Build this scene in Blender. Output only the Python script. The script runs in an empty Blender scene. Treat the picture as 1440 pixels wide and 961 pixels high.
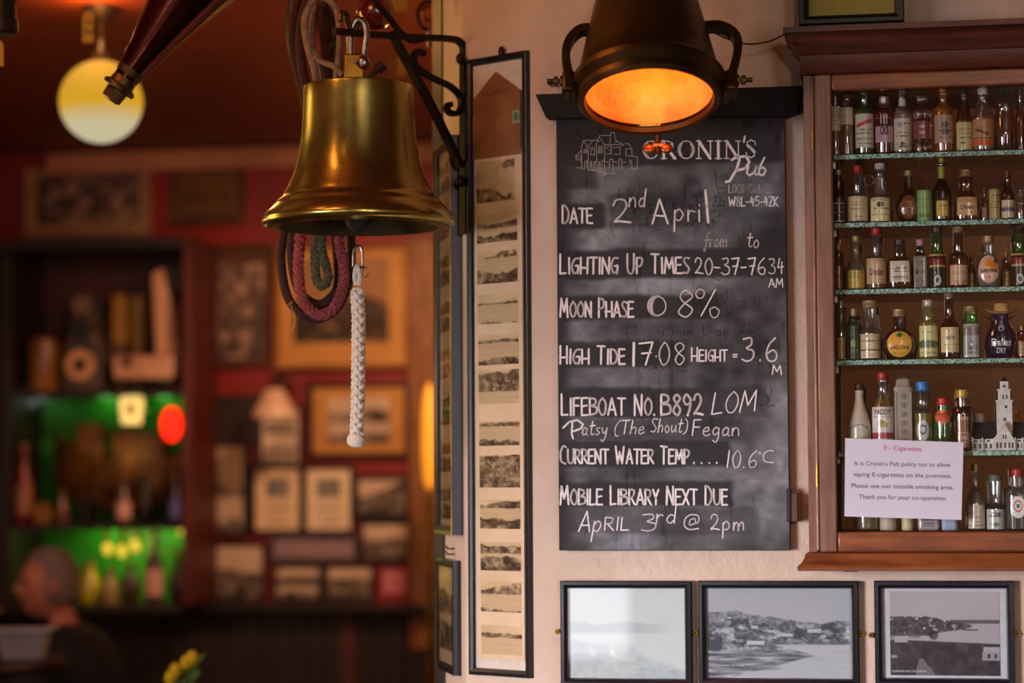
import bpy, bmesh, math, random
import numpy as np
from mathutils import Vector, Matrix
R = math.radians
S = bpy.context.scene
COL = S.collection

# ------------------------------------------------------------------ camera
F = 3400.0                                   # focal length in pixels of the 1440 wide photograph
CAMLOC = Vector((0, 0, 1.5))
CAMROT = Matrix.Rotation(R(90 + 3.36), 3, 'X') @ Matrix.Rotation(-0.006, 3, 'Z')
cd = bpy.data.cameras.new('camera'); cam = bpy.data.objects.new('camera', cd); COL.objects.link(cam)
cam.matrix_world = Matrix.Translation(CAMLOC) @ CAMROT.to_4x4()
cd.sensor_width = 36; cd.lens = F * 36 / 1440; cd.clip_end = 60
cd.dof.use_dof = True; cd.dof.focus_distance = 4.13; cd.dof.aperture_fstop = 2.1
S.camera = cam
# ------------------------------------------------------------------ world, exposure
wd = bpy.data.worlds.new('world'); S.world = wd; wd.use_nodes = True
wd.node_tree.nodes['Background'].inputs[0].default_value = (.32, .24, .2, 1)
wd.node_tree.nodes['Background'].inputs[1].default_value = .15
S.view_settings.view_transform = 'Standard'; S.view_settings.look = 'None'
S.view_settings.exposure = 0.0; S.view_settings.gamma = 1; S.view_settings.use_curve_mapping = False
S.cycles.transparent_max_bounces = 24; S.cycles.max_bounces = 14; S.cycles.transmission_bounces = 12
S.cycles.glossy_bounces = 6; S.cycles.diffuse_bounces = 4
S.cycles.caustics_reflective = False; S.cycles.caustics_refractive = False
S.cycles.sample_clamp_indirect = 4.0
# ------------------------------------------------------------------ lights
def light(name, kind, loc, col, power, size=.1, size_y=None, aim=None, spread=None):
    l = bpy.data.lights.new(name, kind); l.color = col; l.energy = power
    if kind == 'AREA':
        l.size = size
        if size_y: l.shape = 'RECTANGLE'; l.size_y = size_y
        if spread: l.spread = R(spread)
    else: l.shadow_soft_size = size
    if kind == 'SPOT': l.spot_size = R(spread or 60); l.spot_blend = .8
    o = bpy.data.objects.new(name, l); COL.objects.link(o); o.location = loc
    if aim is not None:
        o.rotation_euler = (Vector(aim) - Vector(loc)).to_track_quat('-Z', 'Y').to_euler()
    return o
light('window_daylight', 'AREA', (-2.5, 1.3, 1.15), (.97, .94, 1.0), 20, 1.1, 1.5, (.55, 4.2, .5), 46)
light('rear_window_daylight', 'AREA', (-2.1, -2.3, 1.45), (.95, .93, 1.0), 13, .5, 1.5, (.3, 4.2, 1.4))
light('rear_window_daylight', 'AREA', (1.9, -2.3, 1.45), (.96, .93, 1.0), 27, .5, 1.5, (.5, 4.2, 1.4))
light('rear_fill_light', 'POINT', (.5, -.6, 2.35), (1, .78, .58), 62, .12)  # unseen fill added behind the camera to brighten cabinet and mirror
light('ceiling_fill_light', 'POINT', (.25, 6.4, 2.0), (1, .4, .12), 24, .1)  # added out of sight behind the return wall to warm the far ceiling
light('man_fill_light', 'POINT', (-2.15, 6.5, 1.75), (1, .62, .5), 9, .1)  # invented fill outside the view, put in to brighten the man's face
light('warm_pendant_light', 'POINT', (-.75, 3.55, 2.62), (1, .42, .12), 17, .2)
light('warm_side_lamp', 'AREA', (-1.75, 4.95, 1.95), (1, .66, .22), 10, .35, 1.0, (-.27, 4.24, 1.95))
light('picture_wall_spot', 'SPOT', (-.1, 7.0, 2.62), (1, .62, .38), 105, .08, None, (-.62, 9.0, 1.45), 70)
light('picture_wall_spot', 'SPOT', (-.9, 6.9, 2.62), (1, .55, .3), 26, .08, None, (-1.0, 9.0, 1.5), 80)

# ------------------------------------------------------------------ planes and pixels
def ray(px, py):
    return (CAMROT @ Vector(((px - 720) / F, (480.5 - py) / F, -1))).normalized()
def at(px, py, Y):
    d = ray(px, py); return CAMLOC + d * (Y / d.y)
class Pl:                                    # a vertical plane: local x to the right, local y away from the viewer, z up
    def __init__(s, o, yaw):
        s.yaw = R(yaw); s.o = Vector((o[0], o[1], 0))
        s.u = Vector((math.cos(s.yaw), math.sin(s.yaw), 0)); s.v = Vector((-math.sin(s.yaw), math.cos(s.yaw), 0))
    def pt(s, px, py, d=0):                  # local (x, z) where the pixel's ray meets the plane d in front of the wall
        r = ray(px, py); o = s.o - s.v * d
        t = (o - CAMLOC).dot(s.v) / r.dot(s.v); p = CAMLOC + r * t
        return ((p - s.o).dot(s.u), p.z)
    def x(s, px, py, d=0): return s.pt(px, py, d)[0]
    def z(s, px, py, d=0): return s.pt(px, py, d)[1]
    def world(s, x, y, z): return s.o + s.u * x + s.v * y + Vector((0, 0, z))
    def local(s, p):
        q = Vector(p) - s.o; return Vector((q.dot(s.u), q.dot(s.v), p[2]))
WORLD = Pl((0, 0), 0)
p0 = at(945, 500, 4.25)
MAIN = Pl((p0.x, p0.y), -10)
_c1 = MAIN.world(MAIN.x(772, 500), 0, 0)
CH = Pl((_c1.x, _c1.y), -43)
C1 = _c1
C2 = CH.world(CH.x(653, 500), 0, 0)
RT = Pl((C2.x, C2.y), -80)
C3 = RT.world(RT.x(625, 500), 0, 0)
C4 = RT.world(RT.x(612, 500), 0, 0)
BR = Pl((C2.x, C2.y), 47)                    # the plane of the bell bracket, square to the chamfered wall
p1 = at(300, 600, 9.0)
BG = Pl((p1.x, p1.y), -10)

# ------------------------------------------------------------------ objects
def props(o, label=None, cat=None, group=None, kind=None):
    if label: o['label'] = label
    if cat: o['category'] = cat
    if group: o['group'] = group
    if kind: o['kind'] = kind
class T:                                     # a thing: an Empty at its base; its parts are given in the plane's coordinates
    def __init__(s, name, label, cat, pl, base, group=None, kind=None):
        s.pl = pl; s.base = Vector(base)
        s.o = bpy.data.objects.new(name, None); COL.objects.link(s.o); s.o.empty_display_size = .05
        s.o.location = pl.world(*base); s.o.rotation_euler = (0, 0, pl.yaw)
        props(s.o, label, cat, group, kind)
    def part(s, name, mb, m, parent=None, bevel=0, label=None, smooth=35, subsurf=0):
        o = mb.build(name, m, s.base, smooth); o.parent = parent or s.o
        if bevel:
            b = o.modifiers.new('bevel', 'BEVEL'); b.width = bevel; b.segments = 2; b.limit_method = 'ANGLE'; b.angle_limit = R(40)
        if subsurf:
            q = o.modifiers.new('sub', 'SUBSURF'); q.levels = q.render_levels = subsurf
        if label: o['label'] = label
        return o
def single(name, mb, m, label, cat, pl, base, group=None, bevel=0, kind=None, smooth=35):
    o = mb.build(name, m, Vector(base), smooth); o.location = pl.world(*base); o.rotation_euler = (0, 0, pl.yaw)
    if bevel:
        b = o.modifiers.new('bevel', 'BEVEL'); b.width = bevel; b.segments = 2; b.limit_method = 'ANGLE'
    props(o, label, cat, group, kind); return o
def struct(name, mb, m, pl=WORLD, base=(0, 0, 0), bevel=0):
    return single(name, mb, m, None, None, pl, base, None, bevel, 'structure')

def catmull(pts, n=8, closed=False):
    P = [Vector(p) for p in pts]; out = []; N = len(P)
    if N < 3: return P
    rng = range(N if closed else N - 1)
    for i in rng:
        a = P[(i - 1) % N] if closed or i > 0 else P[0] * 2 - P[1]
        b, c = P[i], P[(i + 1) % N]
        d = P[(i + 2) % N] if closed or i + 2 < N else c * 2 - b
        for k in range(n):
            t = k / n
            out.append(.5 * ((2 * b) + (c - a) * t + (2 * a - 5 * b + 4 * c - d) * t * t + (3 * b - a - 3 * c + d) * t ** 3))
    if not closed: out.append(P[-1])
    return out
def frames(P, closed=False):
    n = len(P); Tn = []
    for i in range(n):
        a = P[(i - 1) % n] if closed or i > 0 else P[i]; b = P[(i + 1) % n] if closed or i < n - 1 else P[i]
        t = b - a; Tn.append(t.normalized() if t.length > 1e-9 else Vector((0, 0, 1)))
    up = Vector((0, 1, 0)) if abs(Tn[0].y) < .8 else Vector((1, 0, 0))
    N = (up - Tn[0] * up.dot(Tn[0])).normalized(); out = []
    for t in Tn:
        N = N - t * N.dot(t)
        N = N.normalized() if N.length > 1e-6 else t.orthogonal().normalized()
        out.append((t, N, t.cross(N)))
    return out

class MB:
    def __init__(s): s.v = []; s.f = []; s.c = None; s.recalc = True
    def add(s, v, f):
        n = len(s.v); s.v += [tuple(p) for p in v]; s.f += [tuple(i + n for i in q) for q in f]; return s
    def box(s, x0, x1, y0, y1, z0, z1):
        v = [(x, y, z) for z in (z0, z1) for y in (y0, y1) for x in (x0, x1)]
        return s.add(v, [(0, 2, 3, 1), (4, 5, 7, 6), (0, 1, 5, 4), (2, 6, 7, 3), (0, 4, 6, 2), (1, 3, 7, 5)])
    def rings(s, L, cap0=True, cap1=True, closed=False):     # loops of equal length
        n = len(L[0]); v = [p for r in L for p in r]; f = []
        m = len(L)
        for i in range(m if closed else m - 1):
            j = (i + 1) % m
            for k in range(n):
                q = (k + 1) % n; f.append((i * n + k, i * n + q, j * n + q, j * n + k))
        if not closed:
            if cap0: f.append(tuple(range(n))[::-1])
            if cap1: f.append(tuple((m - 1) * n + k for k in range(n)))
        return s.add(v, f)
    def lathe(s, prof, c=(0, 0, 0), seg=32, n=2.0, ys=1.0, M=None, cap=True):   # prof: (r, z)
        L = []
        for r, z in prof:
            ring = []
            for k in range(seg):
                a = 2 * math.pi * k / seg; ca, sa = math.cos(a), math.sin(a)
                q = (abs(ca) ** n + abs(sa) ** n) ** (-1 / n) if n != 2 else 1
                p = Vector((r * q * ca, r * q * sa * ys, z))
                if M: p = M @ p
                ring.append(p + Vector(c))
            L.append(ring)
        return s.rings(L, cap, cap)
    def tube(s, P, r, seg=8, closed=False, sq=None):
        P = [Vector(p) for p in P]; fr = frames(P, closed); L = []
        for i, (p, (t, a, b)) in enumerate(zip(P, fr)):
            rr = r[i] if isinstance(r, (list, tuple)) else r
            if sq: L.append([p + a * x * sq[0] + b * y * sq[1] for x, y in ((-1, -1), (1, -1), (1, 1), (-1, 1))])
            else: L.append([p + (a * math.cos(2 * math.pi * k / seg) + b * math.sin(2 * math.pi * k / seg)) * rr for k in range(seg)])
        return s.rings(L, closed=closed)
    def braid(s, P, Rr, n=4, pitch=.035, sr=None, step=.0028, closed=False, seg=5):
        P = [Vector(p) for p in P]
        if closed: P = P + [P[0]]
        d = [0]
        for a, b in zip(P, P[1:]): d.append(d[-1] + (b - a).length)
        N = max(8, int(d[-1] / step)); Q = []
        for i in range(N + 1):
            t = d[-1] * i / N; j = int(np.searchsorted(d, t, side='right')) - 1; j = min(j, len(P) - 2)
            q = (t - d[j]) / max(d[j + 1] - d[j], 1e-9); Q.append(P[j].lerp(P[j + 1], q))
        fr = frames(Q); sr = sr or Rr * .36
        for sg in (1, -1):
            for k in range(n):
                path = []
                for i, (p, (t, a, b)) in enumerate(zip(Q, fr)):
                    l = d[-1] * i / N; ph = 2 * math.pi * l / pitch
                    th = 2 * math.pi * k / n + sg * ph
                    rr = Rr * (.72 + .2 * math.cos(n * ph + (0 if sg > 0 else math.pi)))
                    path.append(p + (a * math.cos(th) + b * math.sin(th)) * rr)
                s.tube(path, sr, seg)
        s.tube(Q, Rr * .5, 6)
        return s
    def sphere(s, c, r, sx=1, sy=1, sz=1, seg=20, n=12):
        c = Vector(c)
        L = [[c + Vector((math.sin(t) * math.cos(a) * r * sx, math.sin(t) * math.sin(a) * r * sy, math.cos(t) * r * sz))
              for a in [2 * math.pi * k / seg for k in range(seg)]] for t in [math.pi * (i + .02) / (n + .04) for i in range(n + 1)]]
        return s.rings(L)
    def prism(s, poly, y0, y1):              # poly in (x, z)
        n = len(poly)
        return s.rings([[(x, y0, z) for x, z in poly], [(x, y1, z) for x, z in poly]])
    def prismz(s, poly, z0, z1): return s.rings([[(x, y, z0) for x, y in poly], [(x, y, z1) for x, y in poly]])
    def moulding(s, x0, x1, yb, yf, prof):   # prof: (z, projection), wraps left, front and right
        return s.rings([[(x0 - e, yb, z), (x0 - e, yf - e, z), (x1 + e, yf - e, z), (x1 + e, yb, z)] for z, e in prof])
    def frame(s, x0, x1, z0, z1, prof):      # prof: (inset, height in front), closed all round
        L = [[(x0 + i, -h, z0 + i), (x1 - i, -h, z0 + i), (x1 - i, -h, z1 - i), (x0 + i, -h, z1 - i)] for i, h in prof]
        return s.rings(L, closed=True)
    def ribbon(s, P, w, y):                  # chalk stroke in the x-z plane
        P = [Vector((p[0], p[1])) for p in P]
        L = len(P)
        for i in range(L - 1):
            a, b = P[i], P[i + 1]; t = b - a
            if t.length < 1e-7: continue
            n = Vector((-t.y, t.x)).normalized()
            wa = w[i] if isinstance(w, list) else w; wb = w[i + 1] if isinstance(w, list) else w
            s.add([(a.x + n.x * wa / 2, y, a.y + n.y * wa / 2), (b.x + n.x * wb / 2, y, b.y + n.y * wb / 2),
                   (b.x - n.x * wb / 2, y, b.y - n.y * wb / 2), (a.x - n.x * wa / 2, y, a.y - n.y * wa / 2)], [(0, 1, 2, 3)])
        for i, p in enumerate(P):
            ww = (w[i] if isinstance(w, list) else w) / 2
            s.add([(p.x + ww * math.cos(k * math.pi / 4), y, p.y + ww * math.sin(k * math.pi / 4)) for k in range(8)], [tuple(range(8))])
        return s
    def xf(s, M):
        s.v = [tuple(M @ Vector(p)) for p in s.v]; return s
    def build(s, name, m, base=Vector((0, 0, 0)), smooth=35):
        me = bpy.data.meshes.new(name); b = base
        me.from_pydata([(p[0] - b[0], p[1] - b[1], p[2] - b[2]) for p in s.v], [], s.f)
        if s.recalc:
            bm = bmesh.new(); bm.from_mesh(me); bmesh.ops.recalc_face_normals(bm, faces=bm.faces); bm.to_mesh(me); bm.free()
        if smooth and len(me.polygons):
            me.polygons.foreach_set('use_smooth', [True] * len(me.polygons)); me.set_sharp_from_angle(angle=R(smooth))
        if s.c is not None:
            a = me.color_attributes.new('Col', 'FLOAT_COLOR', 'POINT'); a.data.foreach_set('color', s.c.astype(np.float32).ravel())
        me.materials.append(m); me.update()
        o = bpy.data.objects.new(name, me); COL.objects.link(o); return o

# ------------------------------------------------------------------ colours, noise and painted prints
def lin(c):
    c = np.asarray(c, float) / 255.0
    return np.where(c <= .04045, c / 12.92, ((c + .055) / 1.055) ** 2.4)
def vnoise(U, V, sx, sy, seed):
    g = np.random.RandomState(seed).rand(64, 64)
    x = U * sx; y = V * sy; xi = np.floor(x).astype(int); yi = np.floor(y).astype(int); fx = x - xi; fy = y - yi
    fx = fx * fx * (3 - 2 * fx); fy = fy * fy * (3 - 2 * fy)
    G = lambda a, b: g[a % 64, b % 64]
    return (G(xi, yi) * (1 - fx) + G(xi + 1, yi) * fx) * (1 - fy) + (G(xi, yi + 1) * (1 - fx) + G(xi + 1, yi + 1) * fx) * fy
def fbm(U, V, sx, sy, seed, o=4):
    t = 0; a = .5; n = 0
    for i in range(o): t = t + a * vnoise(U, V, sx * 2 ** i, sy * 2 ** i, seed + i); n += a; a *= .55
    return t / n
def sm(e0, e1, x):
    t = np.clip((x - e0) / (e1 - e0), 0, 1); return t * t * (3 - 2 * t)
def tone(g, dark, light_):
    g = np.clip(g, 0, 1)[..., None]; return np.array(dark) * (1 - g) + np.array(light_) * g
def land(seed, hz=.42, water=.62, shore=.78, dark=(52, 40, 32), light_=(214, 190, 160), con=1, town=.5, slope=0):
    def fn(U, V):
        n1 = fbm(U, V * 0, 3, 1, seed, 3) - .5; n2 = fbm(U, V * 0, 4, 1, seed + 9, 4) - .5
        n = fbm(U, V, 14, 12, seed + 3, 4); fine = fbm(U, V, 15, 11, seed + 5, 3)
        g = .86 + .1 * (fbm(U, V, 2, 3, seed + 7, 3) - .5) * 2
        r = hz + n1 * .22 + slope * (U - .5); hill = sm(r - .01, r + .02, V)
        h = .36 + (fine - .5) * .7 * con + (fbm(U, V, 5, 4, seed + 21, 2) - .5) * .7 + town * sm(.62, .72, n) * .6
        g = g * (1 - hill) + h * hill
        w = water + n2 * .05; wt = sm(w - .01, w + .01, V); g = g * (1 - wt) + (.8 + .12 * (fbm(U, V, 3, 26, seed + 11, 3) - .5)) * wt
        q = shore + n2 * .3 - slope * .4 * (U - .5); st = sm(q - .02, q + .03, V); g = g * (1 - st) + (.28 + (fine - .5) * .8 * con + (fbm(U, V, 6, 5, seed + 25, 2) - .5) * .9) * st
        return tone(g, dark, light_)
    return fn
def flat(c, var=6, seed=1):
    def fn(U, V): return np.array(c)[None, None, :] + (fbm(U, V, 6, 6, seed)[..., None] - .5) * 2 * var
    return fn
def painted(x0, x1, z0, z1, y, nx, nz, fn, warp=None):
    mb = MB(); mb.recalc = False; u = np.linspace(0, 1, nx); v = np.linspace(0, 1, nz); U, V = np.meshgrid(u, v)
    X = x0 + (x1 - x0) * U; Z = z1 + (z0 - z1) * V; Yv = np.full_like(X, y)
    if warp: X, Yv, Z = warp(U, V, X, Z)
    mb.v = list(zip(X.ravel().tolist(), Yv.ravel().tolist(), Z.ravel().tolist()))
    mb.f = [(j * nx + i, (j + 1) * nx + i, (j + 1) * nx + i + 1, j * nx + i + 1) for j in range(nz - 1) for i in range(nx - 1)]
    c = lin(np.clip(fn(U, V), 0, 255)); mb.c = np.concatenate([c, np.ones(c.shape[:2] + (1,))], -1).reshape(-1, 4)
    return mb

# ------------------------------------------------------------------ materials
def _new(name):
    m = bpy.data.materials.new(name); m.use_nodes = True; nt = m.node_tree
    return m, nt, nt.nodes['Principled BSDF']
def _noise(nt, scale, stretch=None, detail=5, rough=.6):
    tc = nt.nodes.new('ShaderNodeTexCoord'); mp = nt.nodes.new('ShaderNodeMapping'); nz = nt.nodes.new('ShaderNodeTexNoise')
    nt.links.new(tc.outputs['Object'], mp.inputs[0]); nt.links.new(mp.outputs[0], nz.inputs['Vector'])
    if stretch: mp.inputs['Scale'].default_value = stretch
    nz.inputs['Scale'].default_value = scale; nz.inputs['Detail'].default_value = detail; nz.inputs['Roughness'].default_value = rough
    return nz
MC = {}
def M(name, rgb, rough=.5, metal=0, rgb2=None, scale=30, bump=0, bscale=80, stretch=None, lo=.35, hi=.65, coat=0, spec=None, transl=0):
    if name in MC: return MC[name]
    m, nt, b = _new(name); nz = _noise(nt, scale, stretch)
    if rgb2 is None: rgb2 = tuple(c * .8 for c in rgb)
    rp = nt.nodes.new('ShaderNodeValToRGB'); e = rp.color_ramp.elements
    e[0].position = lo; e[1].position = hi; e[0].color = (*lin(rgb2), 1); e[1].color = (*lin(rgb), 1)
    nt.links.new(nz.outputs['Fac'], rp.inputs[0]); nt.links.new(rp.outputs[0], b.inputs['Base Color'])
    b.inputs['Roughness'].default_value = rough; b.inputs['Metallic'].default_value = metal; b.inputs['Coat Weight'].default_value = coat
    if spec is not None: b.inputs['Specular IOR Level'].default_value = spec
    if transl: b.inputs['Transmission Weight'].default_value = transl
    if bump:
        n2 = _noise(nt, bscale, stretch); bp = nt.nodes.new('ShaderNodeBump'); bp.inputs['Strength'].default_value = bump; bp.inputs['Distance'].default_value = .004 if name != 'plaster' else .009
        nt.links.new(n2.outputs['Fac'], bp.inputs['Height']); nt.links.new(bp.outputs[0], b.inputs['Normal'])
    MC[name] = m; return m
def VC(name, rough=.6, spec=.3):
    if name in MC: return MC[name]
    m, nt, b = _new(name); a = nt.nodes.new('ShaderNodeAttribute'); a.attribute_name = 'Col'
    nt.links.new(a.outputs['Color'], b.inputs['Base Color']); b.inputs['Roughness'].default_value = rough; b.inputs['Specular IOR Level'].default_value = spec
    MC[name] = m; return m
def EM(name, rgb, st, rgb2=None, z=None):
    if name in MC: return MC[name]
    m, nt, b = _new(name); b.inputs['Base Color'].default_value = (*lin(rgb), 1)
    b.inputs['Emission Color'].default_value = (*lin(rgb), 1); b.inputs['Emission Strength'].default_value = st
    MC[name] = m; return m
def GL(name, rgb, refr=.35, rough=.02, ior=1.45, gloss=.1, haze=0):       # coloured glass: tinted see-through, part refraction, gloss by Fresnel
    if name in MC: return MC[name]
    m, nt, b = _new(name); nt.nodes.remove(b); out = nt.nodes['Material Output']; c = (*(lin(rgb) ** .4), 1)
    t = nt.nodes.new('ShaderNodeBsdfTransparent'); t.inputs[0].default_value = c
    r = nt.nodes.new('ShaderNodeBsdfRefraction'); r.inputs['Color'].default_value = c; r.inputs['IOR'].default_value = ior; r.inputs['Roughness'].default_value = rough
    g = nt.nodes.new('ShaderNodeBsdfGlossy'); g.inputs['Roughness'].default_value = rough + .02
    m1 = nt.nodes.new('ShaderNodeMixShader'); m1.inputs[0].default_value = refr
    nt.links.new(t.outputs[0], m1.inputs[1]); nt.links.new(r.outputs[0], m1.inputs[2])
    lw = nt.nodes.new('ShaderNodeLayerWeight'); lw.inputs[0].default_value = .5
    pw = nt.nodes.new('ShaderNodeMath'); pw.operation = 'POWER'; pw.inputs[1].default_value = 5; nt.links.new(lw.outputs['Facing'], pw.inputs[0])
    fr = nt.nodes.new('ShaderNodeMath'); fr.operation = 'MULTIPLY_ADD'; fr.inputs[1].default_value = .9; fr.inputs[2].default_value = gloss; nt.links.new(pw.outputs[0], fr.inputs[0])
    if haze:
        df = nt.nodes.new('ShaderNodeBsdfDiffuse'); df.inputs[0].default_value = (*lin(rgb), 1); tl = nt.nodes.new('ShaderNodeBsdfTranslucent'); tl.inputs[0].default_value = (*lin(rgb), 1)
        ms = nt.nodes.new('ShaderNodeMixShader'); nt.links.new(df.outputs[0], ms.inputs[1]); nt.links.new(tl.outputs[0], ms.inputs[2])
        m3 = nt.nodes.new('ShaderNodeMixShader'); m3.inputs[0].default_value = haze; nt.links.new(m1.outputs[0], m3.inputs[1]); nt.links.new(ms.outputs[0], m3.inputs[2]); m1 = m3
    m2 = nt.nodes.new('ShaderNodeMixShader'); nt.links.new(fr.outputs[0], m2.inputs[0])
    nt.links.new(m1.outputs[0], m2.inputs[1]); nt.links.new(g.outputs[0], m2.inputs[2]); nt.links.new(m2.outputs[0], out.inputs[0])
    MC[name] = m; return m
def solid(rgb, rough=.45, metal=0): return M('paint_%d_%d_%d_%d' % (*[int(c) for c in rgb], int(metal * 10)), rgb, rough, metal, tuple(c * .95 for c in rgb), scale=60)
PRINT = VC('print'); PANE = GL('clear_pane', (252, 253, 252), 0, .0, gloss=.035)
PRINTG = VC('glossy_print', .35, .5); LABELP = VC('label_print', .2, .6)
IRON = M('wrought_iron', (50, 34, 28), .5, .6, (28, 20, 18), 60, .3, 120)
BRASS = M('old_brass', (168, 128, 52), .34, 1, (118, 86, 32), 18, .12, 220, lo=.3, hi=.62)
BRONZE = M('dark_bronze', (96, 70, 36), .42, .9, (52, 40, 24), 12, .25, 90)
STEEL = M('galvanised_steel', (170, 165, 162), .32, 1, (120, 115, 112), 90, .1)
PLASTER = M('plaster', (220, 194, 176), .72, 0, (202, 172, 152), 3.2, .9, 24, lo=.35, hi=.7, spec=.3)
BLACKFR = M('black_frame_paint', (30, 29, 36), .28, 0, (20, 19, 24), 60, .05)
MAHOG = M('mahogany', (152, 84, 44), .3, 0, (98, 50, 28), 9, .08, 30, (1, 8, 8), coat=.25, lo=.3, hi=.7)
MAHOGV = M('mahogany_upright', (150, 104, 80), .34, 0, (104, 64, 46), 9, .15, 40, (8, 8, 1), coat=.25, lo=.3, hi=.7)
DARKW = M('dark_wood', (38, 18, 13), .5, 0, (20, 10, 8), 10, .1, 40, (6, 6, 1))
OCHREW = M('ochre_wood', (150, 92, 34), .45, 0, (110, 62, 22), 8, 0, 40, (6, 6, 1))

def text_mb(s, x0, x1, zb, y, height=None, bold=0, maxw=True, cx=None, shear=0, warp=None):
    cu = bpy.data.curves.new('t', 'FONT'); cu.body = s; cu.resolution_u = 3; cu.offset = bold; cu.shear = shear
    o = bpy.data.objects.new('t', cu); COL.objects.link(o); me = o.to_mesh()
    V = np.array([v.co[:] for v in me.vertices]).reshape(-1, 3); Fc = [tuple(p.vertices) for p in me.polygons]
    o.to_mesh_clear(); bpy.data.objects.remove(o); bpy.data.curves.remove(cu)
    mb = MB()
    if not len(V): return mb
    a, b = V[:, 0].min(), V[:, 0].max(); k = (x1 - x0) / (b - a); kz = k if height is None else height / .7
    X = x0 + (V[:, 0] - a) * k; Z = zb + V[:, 1] * kz
    for p, q in zip(X, Z):
        mb.v.append((p, y if warp is None else warp(p, q), q))
    mb.f = Fc; return mb
def rect(pl, x0, y0, x1, y1, d=0):
    ym, xm = (y0 + y1) / 2, (x0 + x1) / 2
    return pl.x(x0, ym, d), pl.x(x1, ym, d), pl.z(xm, y1, d), pl.z(xm, y0, d)
def xy(v): return (v.x, v.y)
# ================================================================== the setting
FAR = MAIN.world(3.0, 0, 0); I0 = C1 + MAIN.v * .3; FARB = FAR + MAIN.v * .3
CA, CB = CH.world(-.035, 0, 0), MAIN.world(.035, 0, 0)
ARC = [CA.lerp(C1, t / 8).lerp(C1.lerp(CB, t / 8), t / 8) for t in range(9)]
struct('wall_right', MB().prismz([xy(CB), xy(FAR), xy(FARB), xy(I0)], 0, 2.76), PLASTER)
struct('wall_corner', MB().prismz([xy(C2)] + [xy(p) for p in ARC] + [xy(I0)], 0, 2.76), PLASTER)
struct('wall_return', MB().prismz([xy(C3), xy(C2), xy(I0), (C3.x + .3, C3.y + .12)], 0, 2.76), PLASTER)
struct('trim_1', MB().prismz([xy(C4 + RT.v * -.004), xy(C3 + RT.v * -.004), (C3.x + .3, C3.y + .12), (C4.x + .3, C4.y + .12)], 0, 2.76),
       M('casing_wood', (70, 60, 66), .4, 0, (34, 26, 26), 8, .1, 30, (6, 6, 1)))
struct('floor', MB().box(-2.7, 3.4, -2.6, 10, -.1, 0), M('floor_boards', (54, 46, 36), .6, 0, (34, 30, 24), 6, .1, 20, (1, 9, 1)))
CEILM = M('ceiling_varnish', (128, 52, 14), .42, 0, (84, 30, 10), 4, .1, 14, (1, 6, 1))
struct('ceiling', MB().box(-2.7, 3.4, -2.6, 10, 2.76, 2.86), CEILM)
WALLD = M('dim_wall', (196, 156, 118), .7, 0, (176, 136, 100), 3, .2, 20)
struct('wall_left', MB().box(-2.75, -2.6, -2.6, .5, 0, 2.76).box(-2.75, -2.6, 2.1, 10, 0, 2.76).box(-2.75, -2.6, .5, 2.1, 0, .4).box(-2.75, -2.6, .5, 2.1, 1.95, 2.76), WALLD)
struct('wall_back', MB().box(-2.7, -2.4, -2.65, -2.5, 0, 2.76).box(-1.8, 1.6, -2.65, -2.5, 0, 2.76).box(2.2, 3.4, -2.65, -2.5, 0, 2.76)
       .box(-2.4, -1.8, -2.65, -2.5, 0, .85).box(-2.4, -1.8, -2.65, -2.5, 2.05, 2.76).box(1.6, 2.2, -2.65, -2.5, 0, .85).box(1.6, 2.2, -2.65, -2.5, 2.05, 2.76), WALLD)
struct('wall_end', MB().box(3.3, 3.4, -2.5, 4.2, 0, 2.76), WALLD)
RED = M('red_wall_paint', (150, 20, 14), .5, 0, (104, 12, 10), 2, .1, 30)
struct('wall_far', MB().box(-3.2, 2.5, 0, .15, 0, 2.76), RED, BG, (0, 0, 0))

# ================================================================== framed pictures
FR1 = [(0, 0), (0, .016), (.0015, .018), (.006, .019), (.0095, .015), (.011, .009), (.011, 0)]
def frprof(w, h, base=0):
    return [(0, base), (0, h * .85), (w * .12, h * .97), (w * .5, h), (w * .85, h * .8), (w, h * .5), (w, base)]
def framed(pl, r, fw, h, mfr, label, prints=(), matc=None, group=None, base=0, pane=True, nest='framed_picture', cat='picture', pm=PRINT, tz=0):
    x0, x1, z0, z1 = r; t = T(nest, label, cat, pl, ((x0 + x1) / 2, -base, z0), group)
    t.part('frame', MB().frame(x0, x1, z0, z1, frprof(fw, h, 0)).xf(Matrix.Translation((0, -base, 0))), mfr, smooth=25)
    i = fw * .8
    t.part('mat_board', MB().box(x0 + i, x1 - i, -base - h * .32, -base - .001, z0 + i, z1 - i), matc or solid((225, 214, 200)))
    ph = []
    for pr in prints:
        nm, a, b, c, d_, nx, nz, fn = pr[:8]
        ph.append(t.part(nm, painted(a, b, c, d_, -base - h * .36, nx, nz, fn), pm, smooth=0, label=pr[8] if len(pr) > 8 else None))
    if pane: t.part('glass_pane', MB().box(x0 + i, x1 - i, -base - h * .62, -base - h * .55, z0 + i, z1 - i), PANE)
    return t
def inside(r, a, b, c, d):                   # sub-rectangle by fractions: left, right, bottom, top
    x0, x1, z0, z1 = r; return x0 + (x1 - x0) * a, x0 + (x1 - x0) * b, z0 + (z1 - z0) * c, z0 + (z1 - z0) * d

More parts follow.
